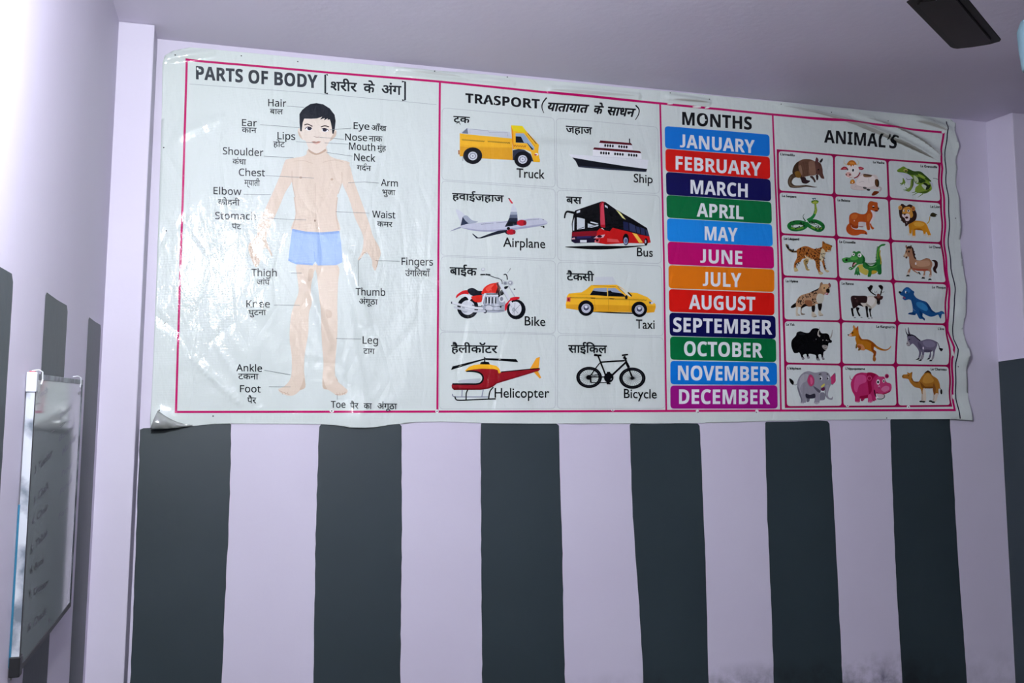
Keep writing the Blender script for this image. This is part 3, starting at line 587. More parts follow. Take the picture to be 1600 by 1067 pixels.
def bus(t):
    t.F(875, 305, 10.667)
    t.P('#0a0a0c', '90,860 560,845 1100,850 1450,835 1100,880 650,908 250,885').P('#0c0d10', '245,258 680,108 700,540 600,620 200,630 188,480 215,330', False).P('#c6ced3', '275,370 405,400 405,560 275,575', False).P('#c6ced3', '205,470 233,375 230,592 205,592', False).P('#b9c1c7', '455,475 545,500 640,498 620,520 520,545 455,540', False).P('#c6ced3', '500,440 632,472 612,490 500,462', False).L('#0c0d10', 9, '300,565 400,535').L('#0c0d10', 9, '480,535 600,500')
    t.P('#0b0c10', '700,108 745,118 920,240 1200,400 1440,550 1482,692 1300,662 860,560 820,610 740,595 690,540', False).P('#b41717', '595,620 660,550 740,590 820,605 870,545 1050,590 1300,655 1482,692 1502,790 1440,806 1120,800 760,822 600,795 555,765', False)
    t.P('#77131f', '192,615 610,598 600,690 188,692', False).P('#1b142c', '188,690 605,682 572,792 240,802 184,770', False).P('#2a2350', '270,690 520,680 500,715 280,725', False).P('#d5d9de', '330,750 437,750 437,790 330,790', False)
    t.P('#c23e50', '655,150 690,105 715,120 745,520 735,545 670,535 660,400', False).P('#8a1622', '650,150 690,105 720,112 735,130 690,140 668,200 662,400', False).P('#a01522', '668,495 742,495 745,545 670,535', False)
    t.P('#d6d48c', '920,245 985,285 1087,412 1030,385', False).P('#e6bc4c', '1195,632 1270,648 1372,792 1310,796', False).P('#2a3150', '1140,460 1240,510 1262,632 1150,600', False).P('#2a3150', '1255,517 1315,542 1330,652 1272,632', False).P('#2a3150', '1327,537 1395,562 1415,672 1342,657', False).P('#2a3150', '1412,572 1450,592 1476,692 1426,677', False).P('#1c2140', '1040,440 1128,460 1138,598 1050,578', False)
    t.E('#0a0a0c', 1088, 740, 52, 98).E('#8a90b0', 1085, 765, 36, 60).E('#5a6080', 1090, 765, 22, 40).E('#0a0a0c', 1422, 782, 30, 62).E('#9a9ab0', 1417, 775, 13, 30).P('#c79fa6', '552,722 610,675 742,660 712,710 600,722', False).E('#301020', 650, 690, 42, 22).P('#cc646c', '570,755 655,735 640,790 568,792', False).P('#30080c', '588,745 635,740 628,775 588,775', False).P('#cf5252', '778,725 950,740 985,790 778,782', False)
    t.L('#0c0d10', 40, '235,300 150,282 105,280 78,320 68,388', 22).P('#d29ca4', '190,722 235,705 247,735 195,740', False).P('#c6ced3', '268,275 325,250 325,290 268,305', False).P('#c6ced3', '737,165 780,190 788,225 740,200', False)
    t.T(BLACK, 'Bus', 1275, 1018, 1535, 1030, 145, 'gill', 0, .007).D('#191c20', 'बस', 97, 30, 350, 42, 108, 0, .02)
def taxi(t):
    t.F(878, 425, 10.667)
    t.P('#c9cfd3', '540,85 840,80 905,205 520,215', False).L('#15151a', 20, '450,655 830,678 1230,690')
    t.P(Y1, '80,400 110,360 320,340 400,290 480,220 900,213 950,240 1100,340 1250,350 1420,420 1500,490 1552,540 1555,590 1530,672 1410,682 1390,600 1150,672 520,662 270,637 65,607 58,540 72,480', False).P(Y2, '62,540 500,545 1140,560 1550,565 1530,672 1410,682 1390,610 1150,672 520,662 270,637 64,607', False).L('#b0740f', 8, '510,232 890,242').L('#c9880f', 5, '110,385 450,380')
    t.P('#8f9db5', '455,385 530,272 740,264 747,400', False).P('#0d1118', '455,388 505,312 600,325 745,335 747,403 600,392', False).P('#8f9db5', '757,270 880,265 1062,410 760,402', False).P('#0d1118', '758,318 800,308 830,335 1000,358 1068,414 760,405', False)
    t.P('#d3d6c4', '930,245 1100,335 1162,402 1130,412 1040,360', False).L('#15161a', 22, '1092,340 1158,405').L('#3a3a36', 6, '920,240 1045,360').E('#15161a', 1068, 422, 23, 36).L('#d8b860', 14, '752,262 756,400')
    t.zig('#241e12', 9, 140, 427, 470, 435, 28, 11).zig('#241e12', 9, 555, 442, 780, 447, 18, 11).zig('#241e12', 9, 875, 452, 1400, 470, 44, 11).L('#2a1c10', 18, '472,436 550,438').L('#2a1c10', 18, '785,446 865,450')
    t.P('#c94a4a', '75,422 140,420 135,497 75,492', False).P('#7a1c1c', '90,440 120,440 118,480 90,480', False).P('#cdd2d8', '1440,492 1530,500 1505,540 1450,532', False).P('#4a4a4a', '1440,492 1480,500 1470,530 1450,530', False)
    t.L('#b07a14', 4, '762,400 768,645').L('#b07a14', 4, '1117,470 1115,645').L('#b07a14', 4, '530,440 545,640')
    for x, y in ((392, 608), (1282, 628)):
        t.E('#101218', x, y - 6, 130, 130).E('#0b0d12', x, y + 6, 118, 120).E('#b9bcc8', x + 2, y, 78, 78).E('#8a8ea0', x + 2, y, 64, 64).E('#c9ccd6', x + 2, y + 6, 55, 52).E('#41465c', x + 2, y - 4, 46, 40).E('#d8dbe2', x + 2, y - 24, 25, 23)
    t.T(BLACK, 'Taxi', 1227, 942, 1530, 950, 150, 'gill', 0, .007).D('#191c20', 'टैक', 75, 24, 338, 30, 114, 0, .02).D('#191c20', 'सी', 330, 31, 522, 38, 114, 0, .02).L('#191c20', 10, '310,30 350,31')
def bicycle(t):
    t.F(890, 540, 11.854)
    for x, y, hx, hy in ((350, 588, 345, 588), (1148, 602, 1148, 602)):
        for k in range(24): q = k * math.pi / 12; t.L('#3a3d42', 5, [(hx, hy), (x + 185 * math.cos(q), y + 150 * math.sin(q))])
        t.R('#0d0e12', x, y, 240, 197, 176, 142).R('#34373e', x, y, 208, 171, 202, 166)
    t.E('#0d0e12', 345, 588, 50, 44).E('#0d0e12', 1150, 602, 34, 30)
    for w_, p in ((34, '440,172 500,180 580,180'), (42, '440,172 500,178'), (30, '515,190 560,300 655,545'), (28, '560,306 1010,277'), (34, '1030,310 780,545'), (36, '1003,195 1040,300 1080,410'), (50, '1050,330 1085,410'), (30, '1080,420 1152,600'), (30, '958,180 1072,165'), (26, '978,228 1048,238'), (20, '548,318 470,420'), (22, '470,420 350,590'), (20, '360,578 700,580'), (14, '380,682 720,684'), (30, '375,600 378,682'), (14, '400,550 520,540'), (26, '680,498 742,498'), (26, '678,702 748,704'), (40, '712,500 712,700')): t.L('#0e0d10', w_, p)
    t.E('#0d0e12', 715, 592, 88, 92).E('#8d9394', 760, 620, 10, 18, 30).T(BLACK, 'Bicycle', 995, 968, 1590, 978, 168, 'gill', 0, .007).F(860, 390, 3.953).D('#191c20', 'साईिकल', 107, 591, 345, 594, 45, 0, .02)
for n, fn in (('truck_picture', truck), ('ship_picture', ship), ('airplane_picture', plane), ('bus_picture', bus), ('motorbike_picture', bike), ('taxi_picture', taxi), ('helicopter_picture', heli), ('bicycle_picture', bicycle)): vehicle(n, fn)

# ------------------------------------------------------------------ chart 3: months
c = Art().F(1020, 150, 3.952); c.T(BLACK, 'MONTHS', 180, 178, 607, 210, 78, 'bold', 0, .010)
scuff(c.F(0, 0, 1), ((1098, 182, 2.2, 2.0), (1102, 188, 1.2, 1)))
chart = part(c.build('months_chart', banner, ORG), 'panel headed months with twelve coloured bars')
BLU, RED_, NAV, GRN = '#1273cf', '#cf1a14', '#10104c', '#0a6a38'
MON = [('JANUARY', BLU, (70, 187), (717, 240), (720, 375), (72, 325), 165, 318, 625, 355, 80), ('FEBRUARY', RED_, (74, 328), (720, 377), (723, 515), (76, 468), 138, 455, 665, 495, 82), ('MARCH', NAV, (77, 470), (724, 515), (728, 652), (80, 612), 230, 603, 582, 627, 83),
       ('APRIL', GRN, (80, 613), (729, 655), (732, 790), (83, 753), 268, 745, 555, 763, 82), ('MAY', '#1c86dc', (83, 756), (733, 793), (738, 930), (86, 898), 317, 890, 518, 900, 83), ('JUNE', '#b80e66', (87, 900), (741, 930), (746, 1068), (90, 1041), 290, 1030, 547, 1042, 83),
       ('JULY', '#dd7414', (92, 1045), (747, 1071), (747, 1211), (93, 1188), 305, 1173, 540, 1181, 85), ('AUGUST', RED_, (94, 1193), (747, 1216), (748, 1355), (97, 1333), 220, 1315, 628, 1328, 86), ('SEPTEMBER', NAV, (98, 1338), (754, 1358), (756, 1500), (101, 1481), 122, 1456, 733, 1473, 87),
       ('OCTOBER', GRN, (102, 1485), (756, 1500), (759, 1643), (104, 1628), 190, 1603, 675, 1615, 88), ('NOVEMBER', BLU, (104, 1635), (762, 1646), (765, 1785), (105, 1780), 153, 1753, 720, 1760, 88), ('DECEMBER', '#96167c', (104, 1788), (766, 1786), (768, 1930), (104, 1930), 160, 1900, 720, 1902, 88)]
for nm, col, p0, p1, p2, p3, x0, y0, x1, y1, cap in MON:
    t = Art().F(1020, 150, 3.952); t.P(col, rquad([p0, p1, p2, p3], 24, 5), False).T('#e3e6ea', nm, x0, y0, x1, y1, cap, 'bold', 0, .007); part(t.build('month_bar', chart, ORG, base=.0005), 'bar ' + nm.lower())
# ------------------------------------------------------------------ chart 4: animals
c = Art()
CR = '#9c0f4c'
COLX = [[(1214.3, 234.8), (1302, 242.3), (1385.6, 249.7), (1466, 256)], [(1215.6, 299.4), (1302.6, 305.4), (1387.5, 310.5), (1466.7, 317)], [(1218.4, 366), (1306, 371), (1390.2, 376.7), (1470.3, 380)], [(1221.7, 432), (1309, 436), (1394, 439.7), (1475, 443.4)],
        [(1223.4, 500.6), (1313, 502), (1400.6, 504.8), (1476.6, 507)], [(1225.6, 568), (1314, 569.6), (1398.2, 570.4), (1481, 571.6)], [(1227, 636), (1315.3, 635.3), (1401.2, 634.8), (1484.3, 634)]]
edge = [COLX[0][0], COLX[0][1], COLX[0][2], COLX[0][3]] + [r[3] for r in COLX[1:]] + COLX[6][2::-1] + [r[0] for r in COLX[5:0:-1]]
cx, cz = 1350, 435
c.P(CR, [(x + (1.5 if x > 1440 else -1.5 if x < 1240 else 0), z + (1.4 if z > 600 else -1.4 if z < 262 and (x, z) in COLX[0] else 0)) for x, z in edge], False)
c.T(BLACK, "ANIMAL'S", 1287, 222.8, 1400, 232.3, 19.5, 'bold', 0, .008)
scuff(c, ((1323, 634, 2.6, 2), (1418, 635.5, 2.6, 2.6)))
chart = part(c.build('animals_chart', banner, ORG), "panel headed animal's with eighteen pictures")
BG = '#d2dad7'
def armadillo(t):
    t.P('#4a3a2c', '310,600 220,650 165,770 170,870 220,950 320,970 480,962 640,940 820,960 915,943 820,932 620,893 460,905 340,900 270,840 280,770 330,710 400,680').L('#7a6650', 14, '250,680 205,790 230,890 320,935 600,915')
    t.P('#2e1d20', '480,700 600,690 640,760 735,790 640,860 530,840 500,760').P('#42302c', '720,680 800,670 872,790 840,832 800,760').P('#2c1c1c', '880,640 940,650 935,750 900,772 880,700')
    t.P('#6a4a3a', '280,580 290,480 340,370 430,290 540,240 650,230 760,245 850,290 885,380 888,560 860,640 700,660 600,682 520,692 440,712 370,690 310,640').P('#3a281a', '283,590 290,480 340,370 430,295 425,450 470,600 520,690 440,712 370,690').P('#7a5722', '335,570 440,540 500,640 470,705 380,690')
    for k in range(7): t.L('#3d2a1e', 6, [(500 + k * 28, 290 + (3 - k) ** 2 * 3), (520 + k * 26, 460), (560 + k * 20, 672)])
    t.P('#80604e', '700,300 850,300 885,560 850,640 730,640 700,460').P('#8a6c58', '440,420 500,400 530,560 520,640 470,560').L('#2a1a14', 14, '850,300 885,420 880,640')
    t.P('#5e3d34', '850,300 900,290 1000,340 1050,480 1060,600 1095,712 1078,737 1010,715 960,630 900,640 870,500').P('#5e343a', '865,290 890,185 942,240 930,312').P('#262022', '970,290 1045,208 1057,260 1010,322').E('#120c0a', 940, 500, 18, 20).L('#2c1a18', 10, '960,640 1010,680 1070,700')
def cow(t):
    t.L('#b9b0ae', 46, '1080,850 1160,900 1110,975').P('#d8cac4', '560,600 700,510 900,540 1030,560 1090,660 1105,820 1060,925 900,912 700,942 480,935 380,880 410,790 520,740').P('#ece2dc', '600,600 720,560 980,600 1000,800 850,860 600,830 520,760')
    t.L('#a79c98', 7, '600,750 660,720 720,725').L('#a79c98', 7, '390,880 480,930 700,942 900,912').L('#b7aba6', 6, '480,860 560,840 680,870').L('#b0a4a0', 7, '840,640 850,760')
    t.P('#7e5c3e', '720,530 910,558 900,600 830,612 715,600').P('#2e2018', '722,528 912,556 905,578 725,550').P('#5a381e', '1000,680 1060,662 1102,720 1098,840 1050,862 1000,800').P('#22140c', '1060,662 1102,720 1098,840 1060,855 1075,760').E('#50504e', 742, 885, 52, 28, 15).E('#2e3032', 830, 932, 48, 28, 12).P('#6e2c10', '910,1065 980,970 1105,985 1050,1045 965,1085')
    t.L('#cfc6a6', 34, '275,300 212,240 222,160', 10).L('#cfc6a6', 34, '535,300 588,240 540,162', 10).P('#9c2a34', '122,412 190,345 270,350 305,402 240,418').P('#9c2a34', '548,380 620,343 718,385 650,427').P('#d0606a', '180,395 230,365 270,385 230,410').P('#d0606a', '590,385 640,365 680,388 640,405')
    t.P('#efe7e1', '300,300 420,270 540,310 590,420 560,540 480,625 380,642 260,590 248,510 300,430').P('#dcaaa2', '248,512 340,480 405,540 392,604 330,606 262,575').P('#e8dcd6', '400,560 480,620 380,642 340,620').P('#b5651d', '282,275 350,190 440,178 512,240 528,302 480,290 450,330 425,300 390,342 360,300 330,312')
    t.P('#d98a3a', '340,240 420,215 480,260 400,280').E('#f4f4f4', 450, 425, 40, 50).E('#1c2026', 440, 432, 25, 38).E('#1c2026', 302, 412, 14, 28).E('#3a1a1a', 360, 548, 18, 26).E('#3a1a1a', 268, 545, 14, 20).L('#8c3a3a', 8, '345,630 385,618 420,630').L('#8c1c24', 30, '465,635 560,590 622,490').P('#c07020', '368,772 385,690 450,668 492,740 445,778').P('#e8a840', '400,700 440,690 450,730 410,740').E('#f4e4c0', 422, 748, 14, 14)
def frog(t):
    t.P('#c9ccd4', '200,310 330,330 440,370 580,470 690,560 700,640 600,725 480,645 400,560 320,420').P('#6f8f2a', '180,262 290,190 350,172 430,220 600,290 760,298 900,400 1030,520 1042,562 900,600 760,640 640,600 560,450 440,360 330,330 200,312').P('#34501a', '440,225 600,290 760,298 900,400 1030,520 1035,562 900,500 700,392 520,385 440,345').P('#89a63c', '700,360 820,400 900,470 800,470')
    t.P('#2a4418', '700,440 860,500 900,560 780,600 690,540').P('#b5c49a', '600,400 700,470 720,560 660,600 610,500').P('#c0c4cc', '1000,560 1085,600 1085,720 1030,785 1030,640').P('#7f9c34', '640,720 700,660 820,590 950,560 1020,600 1050,700 1030,785 900,862 760,852 640,822').P('#1c2a14', '840,600 900,590 970,660 900,690').P('#c4ccb8', '795,650 870,640 945,720 880,765').P('#26331c', '940,655 1025,645 985,745 895,775').P('#46601f', '700,840 900,800 1020,740 900,865 760,855')
    t.P('#7a9440', '530,510 590,500 592,640 540,760 470,822 400,790 440,740 505,680').P('#46602a', '560,500 592,500 592,640 545,750 560,640').P('#6f8c38', '320,460 382,560 362,612 240,620 310,570').L('#28302a', 12, '410,475 450,510 560,490').L('#28302a', 14, '660,545 655,600')
    for p in ('430,785 330,798', '430,770 320,757', '430,740 370,705', '720,832 560,912', '830,870 700,966', '650,822 545,845', '300,610 240,600', '320,620 255,660', '360,615 360,655'): t.L('#5f7c30', 22, p, 10)
    t.E('#b8b45e', 390, 272, 56, 40).E('#1c1a10', 398, 287, 36, 16).L('#4c621c', 10, '195,300 330,325 440,350').L('#3c4a50', 12, '1095,478 1170,482 1245,515').E('#44602a', 640, 380, 30, 20).E('#44602a', 770, 500, 20, 24)
def snake(t):
    t.L('#2c4a34', 30, '612,752 560,680 548,620 585,565', 8)
    t.L('#1b6b2e', 100, '640,830 500,785 340,785 220,830 195,890 270,955 420,965 560,925 680,830', 100).L('#1b6b2e', 96, '690,760 860,755 1000,810 1065,880 1040,950 950,985 820,940 700,870 620,800', 96).L('#5b8f2a', 40, '240,930 420,950 560,915').L('#6f9a30', 40, '760,900 900,950 1040,930').L('#0f4f22', 16, '260,860 440,835 560,860').L('#0f4f22', 14, '730,815 880,840 960,880')
    t.L('#23803a', 90, '660,740 760,680 830,600 868,480', 62).L('#8fa63c', 60, '850,570 885,480 868,380 860,300', 50).L('#5b7a28', 16, '840,500 850,400 845,310')
    t.spots('#0e2c16', '180,800 300,750 600,780 640,850 560,950 300,990 190,930', 16, 22, 15, 3).spots('#0e2c16', '700,720 900,740 1080,850 1060,960 850,970 700,860', 14, 26, 17, 5)
    t.E('#7f9a28', 848, 262, 98, 52).P('#3d6a1e', '755,250 800,215 880,212 945,240 930,262 850,236 770,275').E('#a8b048', 850, 275, 60, 24).E('#eef2f2', 800, 195, 34, 30).E('#eef2f2', 858, 188, 34, 30).E('#2a5a6a', 800, 180, 30, 16).E('#2a5a6a', 850, 172, 30, 14).E('#14181a', 805, 203, 10, 12).E('#14181a', 860, 198, 10, 12)
def weasel(t):
    t.P('#b84e1a', '380,660 300,720 268,820 310,920 420,982 560,982 640,950 720,950 800,967 790,900 720,850 620,835 500,832 420,790 395,720').P('#5a1c0c', '760,905 800,967 720,948').P('#cfc8c8', '600,640 760,640 770,742 590,752').P('#7a2a10', '580,755 700,755 690,775 600,772')
    t.P('#b5501c', '345,560 360,470 430,415 520,405 620,440 720,445 780,410 810,340 815,220 850,140 900,108 1000,130 1062,152 1068,240 1102,300 1060,372 1000,377 960,362 1000,420 990,520 930,620 900,680 930,760 978,800 940,837 890,790 860,700 872,832 800,837 770,700 760,650 600,640 580,700 560,802 450,792 380,740 345,640').P('#9a3c14', '345,640 380,740 450,792 560,802 575,720 500,740 420,690').P('#c96a2a', '400,480 480,440 560,470 520,560 420,560').P('#c96a2a', '790,480 860,420 900,500 860,600 800,620')
    t.P('#e0d8d8', '890,340 990,375 1002,470 960,580 880,685 868,650 930,520 930,430').L('#6c240e', 7, '345,560 360,470 430,413 520,403 620,438 720,443 780,408 812,330 815,220 850,138 900,106').E('#f0ece8', 955, 240, 24, 14).E('#1a0e0a', 957, 262, 26, 17).E('#1a1214', 1085, 303, 20, 22).P('#5a1a18', '1000,340 1060,345 1055,378 1010,372').E('#f0d0c0', 475, 608, 14, 16).L('#e9c8b8', 10, '395,730 420,790 500,825')
def lion(t):
    t.L('#b8963c', 22, '885,628 940,560 962,440').P('#2e2a16', '963,420 990,360 1050,343 1145,405 1100,415 1115,440 1060,455 985,440')
    t.P('#d08a20', '430,640 520,560 620,540 800,570 880,640 930,750 1000,900 990,922 930,917 880,830 860,882 820,892 790,810 720,780 610,782 602,932 530,942 520,760 500,882 450,872 440,740').P('#a86414', '560,770 720,790 800,800 720,740 600,750').P('#e0a63a', '560,600 700,580 830,630 760,690 600,680').L('#8a5010', 6, '520,760 530,940').P('#dad0bc', '400,885 480,870 510,905 440,925').P('#dad0bc', '500,940 600,930 605,965 530,970').P('#dad0bc', '795,890 880,880 880,920 810,920').P('#dad0bc', '900,930 995,915 1000,955 920,970')
    t.P('#33201a', '180,250 240,120 290,118 365,165 430,130 490,132 545,170 600,270 642,390 612,520 520,590 420,640 400,665 345,690 330,610 300,600 250,550 230,540 240,500 200,440').E('#dba24c', 215, 212, 52, 58).E('#c07838', 225, 225, 30, 36).E('#d08c44', 550, 235, 52, 64).E('#a85a30', 545, 240, 30, 42)
    t.P('#d0923a', '285,250 330,205 460,192 510,280 545,400 505,472 440,445 400,362 280,372 272,300').P('#e5d5d5', '262,388 340,370 440,370 465,470 432,545 360,550 328,480 280,445').P('#3c1c18', '272,363 372,363 330,408', False).L('#5a2c20', 8, '330,405 330,440').E('#3a1014', 378, 465, 42, 30).E('#f2ecec', 312, 290, 24, 28).E('#14100e', 318, 292, 13, 18).E('#f2ecec', 428, 294, 34, 34).E('#14100e', 425, 292, 18, 24).L('#7a4a18', 9, '390,250 440,240 470,270').E('#d8d0c8', 378, 600, 8, 14)
def leopard(t):
    t.L('#7a6038', 50, '350,385 240,380 160,330 100,240 85,190', 40).P('#b89a60', '530,600 640,560 655,640 605,730 640,820 692,850 650,872 590,852 560,760 528,680')
    body = '350,350 450,280 560,245 660,260 780,310 900,300 1000,260 1010,190 1020,118 1080,170 1190,210 1258,240 1230,290 1200,382 1120,392 1090,420 1070,520 1060,620 1090,760 1110,850 1192,880 1150,917 1090,882 1040,780 1000,640 950,620 950,760 960,880 1032,930 1000,972 930,962 900,882 850,780 820,620 700,590 600,560 500,570 440,650 360,690 340,780 392,860 370,887 290,882 285,700 350,560 360,450'
    t.P('#a8642a', body).P('#d8c8a0', '1000,300 1080,360 1100,430 1060,520 1000,640 940,600 960,450').P('#ccb880', '290,800 340,790 390,862 370,885 292,880').P('#d0b888', '930,900 1030,930 1000,970 935,960').P('#cbb488', '1060,850 1110,850 1190,880 1150,915 1090,880').P('#d6c29a', '560,480 680,540 820,600 700,592 600,562')
    t.spots('#2c1410', '360,330 560,250 780,315 1000,265 960,440 830,600 600,540 370,640', 95, 17, 12, 7).spots('#241410', '830,560 950,560 950,860 880,860', 26, 15, 10, 9).spots('#241410', '290,700 430,620 350,820 290,800', 14, 14, 9, 2).spots('#241a14', '960,420 1090,420 1060,620 1100,840 1040,800', 26, 15, 10, 4).spots('#241a14', '530,600 650,570 600,740 650,840 570,760', 16, 14, 9, 6).spots('#14100c', '60,190 110,190 180,320 340,370 330,410 180,380 90,280', 18, 22, 13, 8)
    t.P('#b06a26', '1010,190 1020,118 1080,170 1190,210 1258,240 1230,290 1200,382 1120,392 1060,330').P('#3a2410', '1020,118 1062,165 1030,200').P('#3a2e20', '1195,212 1260,238 1228,262').E('#1a120c', 1105, 275, 14, 10).E('#1a120c', 1180, 290, 12, 10).E('#e0d0b0', 1160, 365, 40, 22).E('#1a100c', 1170, 345, 22, 14).L('#4a2410', 8, '1100,190 1180,225')
def croc(t):
    for k in range(9): x = 705 + k * 32; y = 590 + 22 * math.sin(k / 8 * math.pi); t.P('#1d5a28', [(x - 20, y + 22), (x, y - 30), (x + 22, y + 22)], False)
    for k in range(10): y = 530 - k * 38; x = 975 + k * 4; t.P('#154420', [(x + 25, y + 24), (x - 32, y), (x + 25, y - 22)], False)
    t.P('#c9b850', '495,680 620,625 660,720 780,790 740,902 640,872 560,812').P('#c0a030', '870,790 992,770 992,842 870,882').P('#2c7a34', '640,600 700,570 780,640 880,660 975,570 985,400 1000,250 1050,160 1120,110 1212,108 1185,150 1090,180 1062,300 1082,450 1122,560 1112,680 1115,860 1040,885 1000,800 870,790 862,882 820,945 760,935 780,780 700,740 640,680').L('#6aa63c', 26, '1020,500 1015,350 1060,190').L('#b9a040', 26, '1082,270 1072,380 1100,500 1098,625').P('#145a24', '700,580 780,640 900,665 985,590 970,660 860,690 740,660').L('#58a048', 20, '800,700 900,700 990,660').P('#1f6a30', '1000,690 1060,640 1108,690 1112,850 1050,870 1020,780')
    t.P('#2f7a3c', '470,720 530,700 552,820 575,905 530,890 500,915 480,885 425,890 440,820').P('#4f9a58', '480,730 520,720 530,800 490,810')
    t.P('#4a1418', '365,690 400,570 500,555 440,640 385,700').P('#d8a8a0', '400,640 470,570 490,580 420,660').P('#33803a', '500,640 440,702 345,775 278,740 300,700 345,690 380,712 480,600 640,560 620,612').P('#33803a', '118,480 220,448 335,442 395,300 470,312 540,288 600,350 680,440 692,540 620,612 520,600 400,575 280,577 180,592 122,545').P('#57a84e', '340,450 450,420 520,480 420,520 330,500').P('#1c5a2a', '640,430 690,470 690,560 620,610 640,520').P('#57a84e', '140,470 200,462 210,490 150,510')
    t.E('#eef0ec', 402, 372, 34, 44).E('#eef0ec', 558, 395, 50, 52).E('#12160f', 405, 375, 13, 22).E('#12160f', 545, 402, 15, 24).E('#0c1c10', 222, 515, 30, 32).E('#33803a', 540, 318, 44, 28).E('#33803a', 420, 315, 34, 26).E('#cfd8cc', 320, 735, 16, 12)
    for x, y in ((440, 905), (500, 915), (555, 905), (775, 945), (825, 950), (1020, 880), (1050, 888), (1090, 885)): t.P('#163a20', [(x - 14, y - 22), (x + 14, y - 22), (x, y + 8)], False)
def horse(t):
    t.P('#2e1a18', '940,485 1020,465 1092,520 1095,640 1055,720 1080,812 1000,772 978,680 1020,600 1005,520').P('#a5785a', '300,190 330,130 430,110 470,170 500,300 550,450 640,482 740,452 820,423 900,450 952,520 962,600 932,700 942,760 932,900 872,900 900,780 840,742 790,762 782,840 762,912 720,902 750,762 620,742 500,702 560,760 610,800 600,815 480,742 430,702 402,780 372,842 330,842 360,720 402,660 380,480 368,380 330,402 312,432 240,372 268,310').P('#a8503c', '470,680 600,690 840,700 845,742 620,746 500,716').P('#bf9474', '560,500 740,480 880,490 900,600 760,640 580,620').P('#7a5038', '380,480 420,600 470,680 410,660')
    t.P('#33201c', '425,118 480,160 500,230 520,240 515,290 540,320 528,370 560,420 548,452 500,402 465,280 450,180').P('#33201c', '310,185 325,128 380,108 430,130 420,180 360,172').P('#8a6248', '282,130 300,82 325,110 310,170').P('#4a3028', '415,130 420,78 440,110 438,170').P('#c9b090', '232,372 268,310 312,300 335,385 300,420').E('#120c0a', 372, 250, 18, 28).E('#120c0a', 305, 250, 10, 22).E('#2a1a14', 245, 372, 14, 12).E('#3a1c1a', 310, 402, 24, 30).L('#5c3c2a', 6, '550,450 640,482 740,452 820,421 900,448').L('#e3d8d0', 20, '975,530 985,600 960,650')
    for p in ('293,886 330,838 372,838 398,886', '686,946 712,900 765,905 775,950', '845,988 870,945 915,945 938,985', '598,780 640,772 678,838 645,838'): t.P('#101012', p, False)
    t.P('#d8c6b8', '340,790 385,790 372,842 330,842').P('#d8c6b8', '730,860 775,860 765,908 718,902').P('#cbb4a4', '880,860 930,860 925,905 872,905').E('#f0e4e0', 548, 560, 20, 36)
def hyena(t):
    t.P('#15100c', '325,600 200,675 168,735 230,742 322,692').P('#8f8272', '420,720 470,700 440,860 532,900 480,922 420,902').P('#b08a68', '300,620 320,540 400,440 520,390 660,350 750,300 840,260 900,210 920,120 960,83 1000,130 1120,130 1150,98 1192,160 1160,250 1150,340 1110,412 1040,392 1010,480 980,600 945,640 860,650 800,642 775,720 700,712 560,692 470,742 380,720 330,760 300,740').P('#c9bfa8', '300,740 362,715 342,860 405,930 345,947 298,930').P('#c9bfa8', '705,830 765,830 768,870 832,950 780,987 698,960').P('#c9bfa8', '875,800 935,800 942,860 1002,922 960,952 878,942')
    t.P('#1c1614', '700,700 785,690 772,832 710,832').P('#1c1614', '860,640 965,628 938,805 880,792').P('#c9c8b8', '870,380 1015,420 985,600 860,625 815,520').P('#8a5a3c', '520,560 690,560 700,700 560,690').P('#1c1210', '520,640 600,690 700,700 560,700 470,742 430,760 440,700')
    t.spots('#241612', '330,560 420,440 660,360 820,280 860,340 700,480 500,480 380,660', 44, 18, 12, 3).spots('#241612', '700,480 800,480 820,600 720,650', 14, 17, 12, 5).spots('#241612', '340,560 500,540 480,660 380,700', 16, 16, 12, 8).P('#2c2420', '650,350 750,298 840,258 880,235 840,300 720,330')
    t.P('#8a6a54', '912,190 920,118 960,83 985,140 940,200').P('#7a4c4c', '1130,150 1150,98 1192,160 1165,230').P('#c8a074', '940,180 1000,135 1110,140 1150,220 1060,330 980,330').E('#201410', 1112, 300, 48, 56).E('#0c0808', 1135, 330, 24, 32).E('#1a100c', 1018, 235, 20, 18).E('#1a100c', 1130, 222, 12, 14).P('#a04c5c', '1035,360 1120,370 1105,412 1050,395').L('#f0e6e6', 9, '1050,372 1100,380')
    for p in ('340,925 400,930', '440,905 525,908', '735,975 820,958', '900,940 990,930'): t.L('#5a5048', 12, p)
